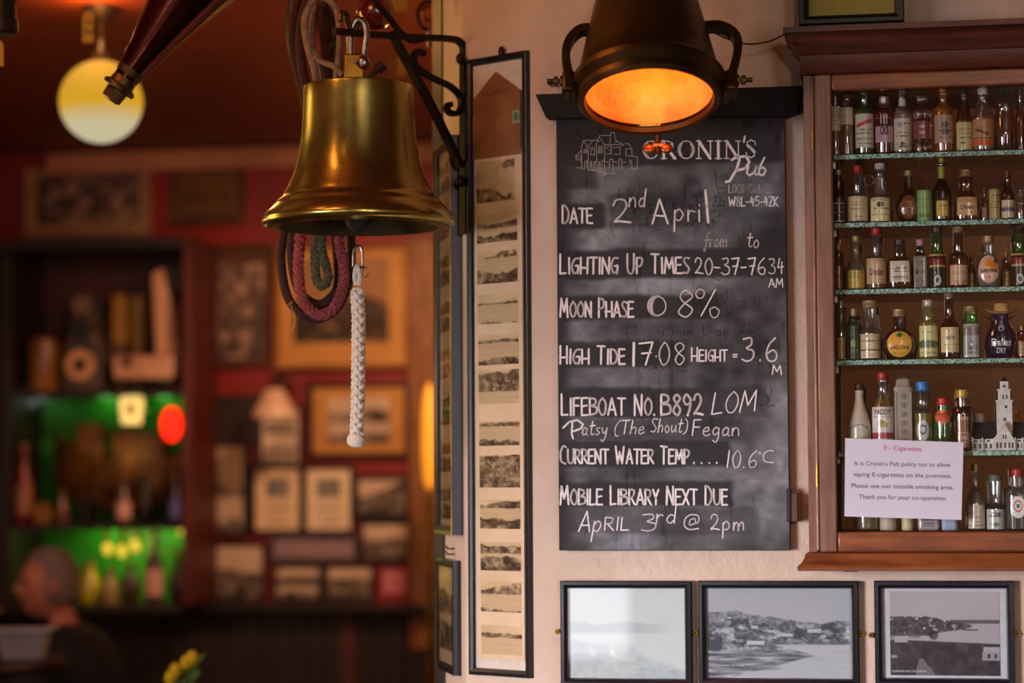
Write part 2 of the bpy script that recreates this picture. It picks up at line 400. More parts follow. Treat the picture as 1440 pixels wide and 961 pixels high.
# three landscape photographs under the cabinet
def pic_faded(U, V):
    n = fbm(U, V, 5, 6, 3); f = fbm(U, V, 22, 24, 5); hill = sm(.37, .4, V + (fbm(U, V * 0, 4, 1, 8) - .5) * .1) * (1 - sm(.48, .52, V))
    g = .86 + .12 * (n - .5) - .3 * hill * sm(.98, .6, U)
    low = sm(.55, .62, V + (fbm(U, V * 0, 3, 1, 2) - .5) * .2 - .32 * sm(.4, 1, U)); g -= low * (.2 + .5 * (f - .45))
    g -= sm(.86, .9, V + .25 * (fbm(U, V * 0, 6, 1, 12) - .5)) * .14 * sm(.45, .6, U)
    for cx, cy in ((.2, .7), (.37, .69)):    # two pale sails
        s_ = (np.abs(U - cx - (V - cy) * .25) < .018 * sm(cy - .1, cy + .06, V)) & (V > cy - .08) & (V < cy + .06); g = np.where(s_, .98, g)
    return tone(g, (136, 150, 158), (214, 222, 220))
def pic_town(U, V):
    f = fbm(U, V, 46, 40, 5, 4); c = fbm(U, V, 12, 12, 9, 3); g = .8 + .1 * (fbm(U, V, 2, 2, 1) - .5)
    rd = .25 + .13 * sm(.1, .8, U) - .03 * sm(.8, 1, U) + (fbm(U, V * 0, 10, 1, 4) - .5) * .05
    h = .42 + (f - .5) * .9; h = h + .35 * sm(.52, .62, c) * sm(.38, .44, V) - .2 * sm(.55, .4, c) * sm(.35, .4, V)
    k = sm(rd, rd + .015, V); g = g * (1 - k) + h * k
    dk = sm(.57, .6, V) * sm(.66, .6, V); g = g * (1 - dk * .6) + .2 * dk * .6
    w = sm(.615, .63, V) * sm(.42, .46, U - (V - .62) * 2.6 * (V < .74) + (V > .74) * (.32 - (V - .74) * 2.4) * -1); g = g * (1 - w) + (.84 + (fbm(U, V, 3, 50, 7) - .5) * .12) * w
    fl = sm(.66, .7, V) * (1 - w); g = g * (1 - fl) + fl * (.5 + (fbm(U, V, 7, 38, 13, 4) - .5) * 1.3)
    st = sm(.52, .6, fbm(U, V, 2.2, 24, 17, 3)) * sm(.68, .72, V) * sm(.9, .6, U); g -= .25 * st
    b = (U > .28) & (U < .4) & (V > .58) & (V < .625); g = np.where(b, .93, g); b = (U > .29) & (U < .41) & (V > .625) & (V < .655); g = np.where(b, .25, g)
    for x, y, w_, h_ in ((.14, .32, .03, .02), (.09, .35, .03, .015), (.43, .47, .05, .02), (.2, .57, .05, .03), (.02, .55, .03, .02), (.31, .42, .05, .03), (.5, .5, .1, .03), (.7, .45, .1, .04)):
        q = (U > x) & (U < x + w_) & (V > y) & (V < y + h_); g = np.where(q, .85, g)
    for x, y, a in ((.2, .38, .045), (.27, .39, .04), (.4, .44, .05), (.86, .47, .07), (.64, .5, .05), (.05, .6, .08), (.22, .6, .05)):
        d = np.hypot(U - x, (V - y) * .62) + (f - .5) * .04; g = g - .35 * sm(a, a * .6, d)
    return tone(g, (58, 62, 74), (196, 200, 206))
def pic_bay(U, V):
    f = fbm(U, V, 44, 40, 25, 4); g = .84 + .1 * (fbm(U, V, 2, 3, 21) - .5) - .14 * sm(.6, .72, fbm(U, V, 3, 8, 31, 3)) * sm(.4, .6, U) * sm(.35, .1, V)
    rd = .285 + .1 * sm(.2, .8, U) + (fbm(U, V * 0, 14, 1, 4) - .5) * .04
    far = sm(.33, .35, V) * sm(.39, .375, V) * (U > .55); g = g * (1 - far) + .32 * far
    edge = .74 - sm(.42, .52, V) * .36; land_ = sm(rd, rd + .02, V) * (1 - sm(edge - .01, edge + .02, U + (V < .44) * 0)) * sm(.6, .5, V)
    g = g * (1 - land_) + (.2 + (f - .5) * .6) * land_
    hs = land_ * sm(.6, .68, fbm(U, V, 22, 24, 41, 3)) ; g = g + hs * .6
    w = sm(.39, .4, V) * (1 - land_) * sm(.62, .58, V - .05 * U); g = g * (1 - w) + (.8 + .06 * (f - .5)) * w
    pier = (np.abs(V - .455) < .008) & (U > .66) & (U < .8); g = np.where(pier, .3, g)
    fg = sm(.565, .585, V - .05 * U); g = g * (1 - fg) + (.1 + (fbm(U, V, 16, 12, 33, 4) - .45) * .35) * fg
    p = (np.abs(U - .32 + (V - 1) * .55 * (V < 2) * -.35) < .02 + .07 * sm(.78, 1, V)) & (V > .8); g = np.where(p, .45, g)
    for x, y, w_, h_ in ((.04, .53, .12, .08), (.28, .53, .08, .04), (.01, .76, .05, .03), (.85, .66, .15, .06), (.84, .72, .16, .1)):
        q = (U > x) & (U < x + w_) & (V > y) & (V < y + h_); g = np.where(q, .8 - .1 * (y > .7), g)
    for x, y in ((.9, .77), (.96, .77)): g = np.where((abs(U - x) < .012) & (abs(V - y) < .025), .1, g)
    d = np.hypot(U - .4, (V - .52) * .7); g -= .5 * sm(.05, .03, d)
    return tone(g, (34, 30, 38), (200, 192, 198))
for (a, b, fn, lab, m_) in ((788, 973, pic_faded, 'black framed faded pale photograph of a bay with two sails, leftmost below the chalkboard', (.035, .965, .035, .965)),
                            (982, 1208, pic_town, 'black framed grey photograph of a town on a hill, middle of the low row', (.03, .97, .04, .96)),
                            (1230, 1427, pic_bay, 'black framed dark photograph of a headland with white cottage, right of the low row', (.06, .95, .06, .96))):
    r = rect(MAIN, a, 817.5, b, 966, .016)
    framed(MAIN, r, .0135, .018, BLACKFR, lab, [('photo', *(inside(r, .055, .945, .07, .93) if fn is not pic_bay else inside(r, .11, .895, .1, .9)), 190, 120, fn)],
           solid((196, 196, 204)), 'landscape photographs hung below the chalkboard and cabinet', pm=PRINTG)
def caption(parentname, px0, px1, py, s):
    for o in list(COL.objects):
        if o.type == 'EMPTY' and parentname in o.get('label', ''):
            x0, x1 = MAIN.x(px0, py, .01), MAIN.x(px1, py, .01); z = MAIN.z((px0 + px1) / 2, py, .01)
            mb = text_mb(s, x0, x1, z, -.0072, height=.0035); b = MAIN.local(o.location)
            c = mb.build('caption_text', solid((225, 225, 228)), b, 0); c.parent = o
caption('town on a hill', 1001, 1047, 938, 'CROSSHAVEN, CO. CORK.'); caption('dark photograph of a headland', 1254, 1303, 946, 'CROSSHAVEN AND CORK HARBOUR')
SCREWS = [(783, 889, 'left of the faded bay photograph'), (977.5, 891, 'between the faded bay and hill town photographs'), (1211.5, 892, 'right of the hill town photograph'),
          (1225, 894, 'just left of the dark headland photograph'), (1431, 892, 'right of the dark headland photograph')]
for px, py, w in SCREWS:
    x, z = MAIN.pt(px, py, .01); t = T('hanging_screw', 'small round brass screw plate on the plaster ' + w, 'screw', MAIN, (x, 0, z), 'brass screws beside the low row of frames')
    RX = Matrix.Rotation(R(90), 4, 'X')
    t.part('plate', MB().lathe([(.0048, 0), (.0048, .006), (.004, .0075)], (0, 0, 0), 16, M=RX).xf(Matrix.Translation((x, 0, z))), BRASS)
    t.part('screw_head', MB().lathe([(.0026, .007), (.0026, .0085), (.0015, .0095)], (0, 0, 0), 12, M=RX).xf(Matrix.Translation((x, 0, z))), BRONZE)

# the tall strip of postcards on the chamfered wall
D0 = .012; xL = CH.x(656.5, 500, D0); xR = CH.x(741.5, 500, D0)
zT = CH.z(700, 77, D0); zB = CH.z(704, 952, D0); SR = (xL, xR, zB, zT); fw = .0125
def chx(px, py): return CH.x(px, py, .006)
SEP = dict(dark=(52, 34, 22), light_=(234, 200, 156))
cards = [(225, 283, dict(hz=.15, water=.2, shore=.75, slope=-.5)), (300, 340, dict(hz=.3, water=.5, shore=.72)), (353, 398, dict(hz=.1, water=.2, shore=.62, slope=-.3)),
         (413, 455, dict(hz=.28, water=.36, shore=1.0)), (470, 513, dict(hz=.15, water=.28, shore=.8)), (520, 568, dict(hz=.06, water=.64, shore=1.2)),
         (593, 627, dict(hz=.05, water=.2, shore=.75)), (640, 686, dict(hz=.02, water=1.3, shore=1.4)), (703, 744, dict(hz=.1, water=.3, shore=.7)),
         (763, 803, dict(hz=.12, water=.4, shore=.55, town=.8)), (818, 861, dict(hz=.12, water=.42, shore=.95, slope=-.3)), (880, 921, dict(hz=.3, water=.42, shore=1.3))]
strip = framed(CH, SR, fw, .013, BLACKFR, 'tall narrow black frame with a brown envelope above a column of twelve sepia postcards', [], solid((232, 214, 200)), base=0)
cx0, cx1 = chx(669, 480), chx(736, 480)
strip.part('card_strip', MB().box(cx0, cx1, -.0075, -.006, CH.z(704, 928, .006), CH.z(704, 215, .006)), M('postcard_paper', (232, 200, 168), .6, 0, (214, 180, 148), 8))
for i, (a, b, kw) in enumerate(cards):
    px0, px1 = (672, 729) if i else (672, 726); px0 += i * .35; px1 += i * .3
    strip.part('postcard', painted(chx(px0, 480), chx(px1, 480), CH.z(702, b, .008), CH.z(702, a, .008), -.0079, 60, 44, land(100 + i * 13, **kw, **SEP)), PRINT, smooth=0)
env = [(667, 215), (667, 138), (669, 136), (667, 133), (667, 137), (697, 101), (733, 127), (735, 212)]
pe = [(chx(667, 215), CH.z(690, 222, .008)), (chx(667, 215), CH.z(690, 160, .008)), (chx(669, 160), CH.z(690, 158, .008)), (chx(667, 160), CH.z(690, 154, .008)), (chx(667, 140), CH.z(690, 137, .008)),
      (chx(698, 101), CH.z(698, 101, .008)), (chx(733, 127), CH.z(712, 130, .008)), (chx(733.5, 215), CH.z(712, 219, .008))]
ev = strip.part('envelope', MB().prism(pe, -.0095, -.008), M('brown_envelope', (140, 88, 50), .7, 0, (118, 68, 38), 12), label='brown house-shaped envelope')
def chtext(s, a, b, y, h, m, yy=-.0097): return strip.part('printed_text', text_mb(s, chx(a, y), chx(b, y), CH.z((a + b) / 2, y, .009), yy, height=h), m, ev, smooth=0)
EVT = solid((70, 36, 22))
chtext('KILLARNEY', 681, 719, 133, .0085, EVT); chtext('........', 691, 709, 150, .0028, EVT); chtext('.............', 684, 716, 158, .004, EVT)
chtext('12', 692, 698, 175, .006, EVT); chtext('.................', 678, 712, 190, .0022, EVT); chtext('..................', 678, 714, 202, .002, EVT)
st = rect(CH, 721, 155, 731, 173, .009); strip.part('stamp', painted(st[0], st[1], st[2], st[3], -.0098, 12, 18, lambda U, V: tone(.5 - .5 * (np.hypot(U - .5, V - .5) < .36), (80, 110, 80), (196, 190, 140))), PRINT, ev, smooth=0)
pk = CH.pt(706, 73, .006); single('hanging_peg', MB().sphere((pk[0], -.008, pk[1]), .0065, 1, .8, 1.6, 12, 8), IRON, 'small dark peg on top of the tall postcard frame', 'peg', CH, (pk[0], 0, pk[1] - .008))
# two frames on the return wall, seen edge-on
def rtx(px, py, d): return RT.x(px, py, d)
for k, (px0, px1, pa, pb, n, lab) in enumerate(((610, 634, 188, 753, 8, 'tall frame of postcards seen edge-on just right of the bell'),
                                                (612, 635, 789, 944, 1, 'short black frame seen edge-on at the bottom, left of the tall postcard frame'))):
    d = .022 if k == 0 else .016; x0, x1 = rtx(px0, 500, d), rtx(px1, 500, d)
    z1 = (RT.z(px1, pa, d) if k == 0 else RT.z(px1, pa, d)); z0 = RT.z(px1, pb if k == 0 else 950, d); r = (x0, x1, z0, z1)
    th = T('framed_picture', lab, 'picture', RT, ((x0 + x1) / 2, 0, z0)); w = .016
    th.part('frame', MB().frame(x0, x1, z0, z1, [(0, 0), (0, d - .001), (.008, d), (w, d - .004), (w, 0)]), BLACKFR)
    if k == 0: th.part('gilt_edge', MB().frame(x0, x1, z0, z1, [(0, d - .0005), (0, d + .001), (.005, d + .001), (.005, d - .0005)]), M('dark_gilt', (190, 140, 60), .3, .8, (120, 84, 34), 14))
    th.part('mat_board', MB().box(x0 + w * .8, x1 - w * .8, -.012, -.001, z0 + w * .8, z1 - w * .8), solid((224, 186, 146)))
    H = (z1 - z0 - 2 * w) / n
    for j in range(n):
        zt = z1 - w - H * j
        th.part('postcard' if n > 1 else 'photo', painted(x0 + w * 1.5, x1 - w * 1.5, zt - H * .86, zt - H * .1, -.0125, 30, 30,
                land(300 + j * 7 + k * 99, hz=.2, water=.5, shore=.6, dark=(60, 42, 28), light_=(236, 200, 150))), PRINT, smooth=0)
    th.part('glass_pane', MB().box(x0 + w * .8, x1 - w * .8, -.0145, -.014, z0 + w * .8, z1 - w * .8), PANE)
for px, py, w in ((632, 772, 'between the two edge-on frames'), (632, 780, 'above the lower edge-on frame')):
    x, z = RT.pt(px, py, .01); single('picture_hook', MB().tube([(x, 0, z), (x, -.014, z), (x, -.016, z + .006)], .0018, 6), IRON, 'tiny dark picture hook on the return wall ' + w, 'hook', RT, (x, 0, z))
# black frame with a yellow-green picture on top of the cabinet
r = rect(MAIN, 1123, -60, 1271, 33, .07)
framed(MAIN, r, .0165, .02, M('matt_black_frame', (14, 12, 12), .5), 'black framed yellow-green picture standing on top of the bottle cabinet', [], M('green_yellow_print', (170, 156, 60), .6, 0, (140, 124, 46), 5), base=.055)
# ================================================================== the chalkboard
BD = .02
bx0, bx1 = MAIN.x(784, 470, BD), MAIN.x(1107.5, 470, BD); bz1, bz0 = MAIN.z(945, 150, BD), MAIN.z(945, 774.5, BD)
board = T('chalkboard', 'tall black chalkboard with white lettering of tides and times on the plaster wall', 'chalkboard', MAIN, ((bx0 + bx1) / 2, 0, bz0))
def bpx(px, py): return MAIN.pt(px, py, BD)
rows_dark = [(786, 285, 850, 320, 1), (856, 272, 996, 318, .55), (786, 352, 1104, 392, 1), (786, 418, 1015, 450, 1), (786, 482, 968, 516, 1), (786, 548, 990, 588, 1), (990, 548, 1075, 588, .5), (786, 590, 1040, 622, .6),
             (786, 622, 1025, 658, 1), (786, 680, 1030, 714, 1), (800, 716, 1060, 752, .5), (786, 160, 1104, 232, 1), (786, 232, 840, 262, .7)]
def boardfn(U, V):
    X = 784 + U * 323.5; Y = 150 + V * 624.5; n = fbm(U, V, 3, 10, 50, 4); f = fbm(U, V, 26, 60, 53, 3); w = fbm(U, V, 6, 9, 57, 3)
    wob = (fbm(U, V, 7, 16, 61, 4) - .5) * 16; lum = np.clip(.46 + (n - .5) * 1.5 + (w - .5) * 1.1, 0, 1.2) * (1 + (f - .5) * .5)
    dk = np.zeros_like(U)
    for a, b, c, d, s_ in rows_dark:
        k = sm(a - 9, a + 4, X + wob) * sm(c + 9, c - 5, X + wob) * sm(b - 5, b + 3, Y + wob * .55) * sm(d + 5, d - 3, Y + wob * .55); dk = np.maximum(dk, k * s_)
    lum = lum * (1 - dk * .93) * sm(784, 812, X + wob) * .9 + .06
    base = np.array((42, 39, 42)); ch = np.array((170, 172, 180)); L_ = lum[..., None] * .86; c = base * (1 - L_) + ch * L_
    sc = sm(.66, .74, fbm(U, V, 60, 18, 71, 2)) * sm(.5, .62, fbm(U, V, 5, 10, 75, 2)); return c - sc[..., None] * 14
panel = board.part('board_panel', MB().box(bx0, bx1, -BD + .0006, -.001, bz0, bz1), M('board_edge', (74, 44, 32), .6), bevel=.001)
board.part('painted_face', painted(bx0 + .001, bx1 - .0015, bz0 + .0015, bz1, -BD, 240, 440, boardfn), VC('chalky_black', .65, .18), smooth=0)
hp = [(753, 133), (1129, 121), (1123, 158), (1106, 164), (783, 167), (768, 166)]
board.part('header_moulding', MB().prism([MAIN.pt(a, b, .03) for a, b in hp], -.034, -.001), M('black_header', (20, 18, 20), .8, 0, (13, 12, 14), 20), bevel=.002)
CHALK = M('chalk', (248, 238, 238), .85, 0, (212, 200, 202), 700, 0, lo=.32, hi=.55, spec=.1)
CHALKT = M('chalk_thin', (226, 218, 220), .85, 0, (150, 146, 148), 900, 0, lo=.38, hi=.58, spec=.1)
PXM = (MAIN.x(1000, 480, BD) - MAIN.x(900, 480, BD)) / 100
# a stroke alphabet: width, then strokes; '~' makes a stroke smooth; x to the right, y up from the baseline
G = {
'A': (.62, '0,0 .31,1 .62,0|.08,.32 .56,.32'), 'B': (.55, '0,0 0,1|~0,1 .4,.95 .42,.68 0,.55|~0,.55 .5,.48 .52,.12 0,0'), 'C': (.55, '~.55,.95 .3,1 .06,.75 .02,.45 .12,.12 .52,0'),
'D': (.55, '0,0 0,1|~0,1 .3,.95 .54,.62 .5,.25 .3,.03 0,0'), 'E': (.5, '.48,1 0,1 0,0 .5,0|0,.52 .42,.55'), 'F': (.46, '.46,1 0,1 0,0|0,.55 .4,.56'), 'G': (.58, '~.56,.98 .25,.95 .04,.6 .04,.3 .2,.03 .5,.12|.5,0 .55,.5 .3,.48'),
'H': (.58, '0,0 0,1|.56,0 .56,1|-.06,.36 .6,.36'), 'I': (.12, '.06,0 .06,1'), 'J': (.4, '~.4,1 .38,.2 .15,0 0,.2'), 'K': (.5, '0,0 0,1|.5,1 0,.45 .5,0'), 'L': (.46, '0,1 0,0 .46,.03'), 'M': (.72, '0,0 .1,1 .36,.3 .62,1 .72,0'),
'N': (.56, '0,0 0,1 .54,0 .56,1'), 'O': (.56, '~.28,1 .05,.75 0,.4 .15,.05 .4,.05 .56,.4 .5,.78 .28,1'), 'P': (.48, '0,0 0,1|~0,1 .4,.95 .46,.7 .3,.48 0,.45'), 'R': (.52, '0,0 0,1|~0,1 .4,.95 .44,.72 .3,.52 0,.5|.14,.5 .52,0'),
'S': (.46, '~.45,.95 .15,1 .04,.78 .22,.55 .44,.3 .3,.03 0,.06'), 'T': (.6, '0,1 .6,1|.3,1 .3,0'), 'U': (.56, '~0,1 0,.3 .15,.02 .4,.02 .54,.3 .56,1'), 'V': (.56, '0,1 .28,0 .56,1'), 'W': (.82, '0,1 .18,0 .41,.7 .64,0 .82,1'),
'X': (.52, '0,0 .52,1|0,1 .52,0'), 'Y': (.52, '0,1 .27,.45 .52,1|.27,.45 .25,0'), 'Z': (.5, '0,1 .5,1 0,0 .5,0'), '.': (.1, '.05,0 .05,.06'), '-': (.35, '0,.42 .35,.42'), '=': (.35, '0,.55 .35,.57|0,.3 .3,.3'), ',': (.1, '.08,.05 0,-.15'),
'0': (.5, '~.25,1 .04,.7 .02,.35 .2,0 .42,.12 .5,.55 .4,.9 .25,1'), '1': (.1, '.08,1 .04,0'), '2': (.55, '~.03,.75 .12,.97 .35,.97 .45,.72 .3,.4 .05,.08|.05,.06 .2,.1 .55,.03'), '3': (.5, '~.05,.95 .4,.98 .42,.72 .2,.55 .48,.42 .45,.1 .2,0 0,.08'),
'4': (.5, '.2,1 .05,.4 .5,.45|.38,.8 .34,0'), '5': (.48, '.45,1 .1,1 .05,.6|~.05,.6 .4,.6 .45,.2 .2,0 0,.1'), '6': (.5, '~.42,1 .12,.7 .02,.3 .15,.02 .4,.04 .48,.3 .3,.45 .05,.3'), '7': (.5, '0,.95 .5,1 .22,0|.1,.5 .45,.52'),
'8': (.5, '~.44,.85 .25,1 .06,.82 .2,.56 .46,.28 .28,0 .04,.18 .18,.48 .42,.72 .44,.85'), '9': (.46, '~.44,.75 .2,.98 .03,.75 .15,.5 .42,.62 .44,.8 .4,.4 .25,0'), '%': (.95, '~.15,1 .02,.85 .1,.65 .28,.68 .3,.9 .15,1|.72,1 .2,-.05|~.72,.32 .55,.2 .6,-.08 .8,-.08 .88,.15 .72,.32'),
"'": (.1, '.08,1.1 .03,.85'), '(': (.3, '~.3,1 .08,.75 0,.35 .1,-.1 .32,-.15'), ')': (.3, '~0,1 .2,.75 .28,.35 .18,0 0,-.15'), '@': (.8, '~.55,.35 .3,.25 .3,.6 .55,.7 .6,.4 .75,.5 .7,.9 .35,1 .05,.7 .05,.2 .3,-.05 .75,.02'), '*': (.2, '~.1,1 0,.9 .1,.8 .2,.9 .1,1'),
'a': (.46, '~.4,.42 .2,.52 .03,.25 .15,0 .36,.15 .4,.45|~.4,.45 .38,.08 .5,0'), 'd': (.46, '~.4,.4 .2,.5 .03,.22 .18,0 .38,.15|.42,1 .4,0'), 'e': (.42, '~.04,.25 .35,.32 .3,.52 .08,.42 .05,.12 .22,0 .44,.1'), 'f': (.4, '~.45,.95 .3,1 .22,.7 .18,.1 .1,-.35 0,-.2|.05,.45 .4,.5'),
'g': (.46, '~.4,.42 .2,.52 .03,.28 .18,.05 .38,.2|~.4,.5 .42,-.1 .3,-.4 .08,-.3'), 'h': (.46, '.06,1 .02,0|~.02,.25 .22,.5 .38,.4 .4,0'), 'i': (.12, '.06,.5 .05,0|.07,.72 .07,.78'), 'l': (.1, '.08,1.1 .04,0'), 'm': (.7, '.04,.5 .02,0|~.02,.2 .18,.5 .3,.4 .3,0|~.31,.2 .5,.52 .62,.4 .64,0'),
'n': (.45, '.04,.5 .02,0|~.02,.2 .2,.5 .38,.42 .42,0'), 'o': (.42, '~.2,.5 .03,.3 .1,.02 .3,.02 .4,.28 .2,.5'), 'p': (.46, '.05,.5 0,-.5|~.03,.35 .25,.55 .42,.3 .25,.02 .03,.1'), 'r': (.32, '.04,.5 .02,0|~.02,.25 .15,.48 .32,.45'), 's': (.34, '~.32,.48 .08,.5 .1,.32 .3,.18 .15,0 0,.05'),
't': (.4, '~.2,.95 .16,.2 .24,0 .4,.08|0,.62 .42,.66'), 'u': (.45, '~.02,.5 .04,.1 .2,0 .38,.2|~.4,.5 .4,.1 .5,.02'), 'y': (.45, '~.02,.5 .08,.18 .25,.12 .38,.3|~.42,.5 .36,-.1 .2,-.45 0,-.35'), 'b': (.44, '.05,1 .02,0|~.02,.3 .25,.5 .42,.25 .22,0 .02,.1'), 'c': (.4, '~.4,.45 .15,.5 .02,.25 .12,0 .4,.05'), ' ': (.42, '')}
rnd = random.Random(5)
def strokes(s, x0, x1, yb, h, w, smallcaps=.82, slant=0, jit=.02, gap=.16, tilt=0, big=None):
    """lines of px points for the words s between x0 and x1"""
    adv = []; tot = 0
    for i, c in enumerate(s):
        first = smallcaps and c.isalpha() and (i == 0 or s[i - 1] == ' ')
        hh = 1.0 if (first or not smallcaps) else smallcaps
        if big and i in big: hh = big[i]
        adv.append((c, tot, hh)); tot += G[c][0] * (1.1 if first else 1) + gap
    tot -= gap; k = (x1 - x0) / tot; out = []
    for c, ox, hh in adv:
        for st_ in filter(None, G[c][1].split('|')):
            smooth_ = st_[0] == '~'; pts = [tuple(float(q) for q in p.split(',')) for p in st_.lstrip('~').split()]
            P = [Vector((x + rnd.uniform(-jit, jit), y + rnd.uniform(-jit, jit), 0)) for x, y in pts]
            if smooth_: P = catmull(P, 6)
            out.append([(x0 + (ox + p.x) * k + p.y * h * hh * slant, yb - p.y * h * hh + tilt * (ox + p.x) * k) for p in P])
    return out
def chalk(name, lines, w, m=CHALK, y=None, lab=None):
    mb = MB()
    for L in lines: mb.ribbon([bpx(a, b) for a, b in L], w * PXM * (.86 if name == 'chalk_handwriting' else .94) if not isinstance(w, list) else w, -BD - .0005 if y is None else y)
    return board.part(name, mb, m, smooth=0, label=lab)
chalk('chalk_lettering', strokes('DATE', 791, 833, 314, 25, 3), 3.0)
chalk('chalk_lettering', strokes('LIGHTING UP TIMES', 788, 969, 385, 27, 3, tilt=-.002), 3.0)
chalk('chalk_lettering', strokes('MOON PHASE', 788, 891, 446, 26, 3), 3.0)
chalk('chalk_lettering', strokes('HIGH TIDE', 788, 879, 512, 25, 3), 3.0)
chalk('chalk_lettering', strokes('HEIGHT', 973, 1023, 508, 19, 2.4), 2.4)
chalk('chalk_lettering', strokes('=', 1031, 1037, 506, 15, 2), 2.0)
chalk('chalk_lettering', strokes('LIFEBOAT NO.', 790, 921, 584, 29, 3), 3.0)
chalk('chalk_lettering', strokes('B892', 930, 988, 584, 29, 3, smallcaps=0), 3.4)
chalk('chalk_lettering', strokes('CURRENT WATER TEMP', 788, 969, 652, 24, 3, tilt=.002), 2.9)
chalk('chalk_lettering', strokes('....', 975, 1009, 652, 24, 3, gap=.5), 2.6)
chalk('chalk_lettering', strokes('MOBILE LIBRARY NEXT DUE', 788, 1023, 710, 26, 3), 2.9)
hw = 'chalk_handwriting'
chalk(hw, strokes('2', 862, 886, 314, 34, 3, 0), 3.2); chalk(hw, strokes('nd', 884, 907, 291, 25, 3, 0, slant=.1), 2.4)
chalk(hw, strokes('A', 917, 939, 315, 35, 3, 0), 3.0); chalk(hw, strokes('pri', 948, 985, 311, 30, 3, 0), 2.6); chalk(hw, [[(992, 268), (994, 290), (996, 313)]], 4.2)
chalk(hw, strokes('from', 990, 1022, 347, 20, 2, 0, slant=.12), 1.9, CHALKT); chalk(hw, strokes('to', 1050, 1067, 348, 21, 2, 0, slant=.1), 2.0)
chalk(hw, strokes('20-37-76', 977, 1076, 386, 23, 2.4, 0), 2.5); chalk(hw, strokes('34', 1081, 1102, 385, 21, 2, 0), 1.8); chalk(hw, strokes('AM', 1081, 1101, 404, 12, 2, 0), 1.7)
chalk(hw, strokes('8', 953, 976, 446, 37, 2.4, 0), 2.5); chalk(hw, strokes('%', 978, 1014, 443, 36, 2, 0), 2.1)
chalk(hw, strokes('1', 889, 893, 514, 31, 4, 0), 4.2); chalk(hw, strokes('7', 899, 918, 513, 31, 4, 0), 2.8); chalk(hw, strokes('.', 922, 924, 502, 12, 3, 0), 2.4); chalk(hw, strokes('08', 927, 963, 513, 31, 2.4, 0, gap=.22), 2.2)
chalk(hw, strokes('3.6', 1044, 1093, 508, 33, 2.4, 0, gap=.25), 2.8); chalk(hw, strokes('M', 1086, 1099, 527, 13, 2, 0), 2.0)
chalk(hw, strokes('LOM', 1001, 1061, 583, 30, 2, 0, slant=.18, tilt=-.08), 2.2)
chalk(hw, [[(792, 602), (800, 594), (812, 591), (820, 597), (817, 603), (806, 607)], [(805, 594), (804, 610), (806, 617)]], 3.0)
chalk(hw, strokes('atsy', 818, 853, 612, 20, 2, 0, slant=.12), 2.2)
chalk(hw, strokes('(The', 864, 905, 611, 19, 2, 0, slant=.15, tilt=-.02), 1.9); chalk(hw, strokes('Shout)', 915, 966, 608, 19, 2, 0, slant=.15), 1.9)
chalk(hw, strokes('Fegan', 974, 1039, 613, 22, 2, 0, slant=.08), 2.1)
chalk(hw, strokes('10.6', 1022, 1063, 658, 24, 2, 0, slant=.1, gap=.25), 2.1); chalk(hw, strokes('*', 1066, 1071, 652, 16, 1, 0), 1.5); chalk(hw, strokes('C', 1073, 1088, 651, 17, 2, 0), 1.9)
chalk(hw, strokes('Ap', 813, 845, 748, 28, 2, 0, slant=.15), 2.2); chalk(hw, strokes('RIL', 850, 884, 746, 18, 2, 0, slant=.1), 2.2)
chalk(hw, strokes('3', 902, 922, 747, 24, 2, 0), 2.1); chalk(hw, strokes('rd', 922, 950, 736, 24, 2, 0, slant=.08), 2.1); chalk(hw, strokes('@', 962, 984, 744, 20, 2, 0), 2.0); chalk(hw, strokes('2pm', 999, 1047, 746, 22, 2, 0, gap=.2), 2.1)
GH = M('ghost_scribble', (40, 37, 40), .8); GH2 = M('faint_old_chalk', (128, 126, 132), .9, 0, (70, 68, 72), 900, lo=.4, hi=.6)
rg = random.Random(11); dkL = []; ltL = []
def scrib(x0, y0, x1, y1, n, out, ln=14):
    for _ in range(n):
        x, y = rg.uniform(x0, x1), rg.uniform(y0, y1); a = rg.uniform(-2, -1) if rg.random() < .6 else rg.uniform(-.4, .4); l = rg.uniform(.4, 1) * ln
        P = [Vector((x + l * t * math.cos(a) + rg.uniform(-1.5, 1.5), y + l * t * math.sin(a) + rg.uniform(-1.5, 1.5), 0)) for t in (0, .35, .7, 1)]; out.append([(p.x, p.y) for p in catmull(P, 3)])
scrib(858, 276, 1010, 322, 130, dkL, 20); scrib(950, 418, 1040, 452, 50, dkL, 18); scrib(885, 494, 965, 522, 50, dkL, 12); scrib(980, 365, 1075, 392, 40, dkL, 12); scrib(1000, 262, 1020, 300, 12, dkL, 24); scrib(1050, 480, 1098, 520, 26, dkL, 16); scrib(830, 600, 1040, 618, 50, dkL, 10); scrib(1062, 552, 1090, 575, 18, dkL, 12)
scrib(860, 462, 1060, 482, 40, ltL, 10); scrib(840, 330, 980, 346, 14, ltL, 14)
chalk('old_scribble', dkL, .8, GH, -BD - .0003); chalk('old_scribble', ltL, .8, GH2, -BD - .0004); chalk('old_scribble', strokes('u mm t ae mnt', 925, 1070, 472, 13, 1, 0), .9, GH, -BD - .0003)
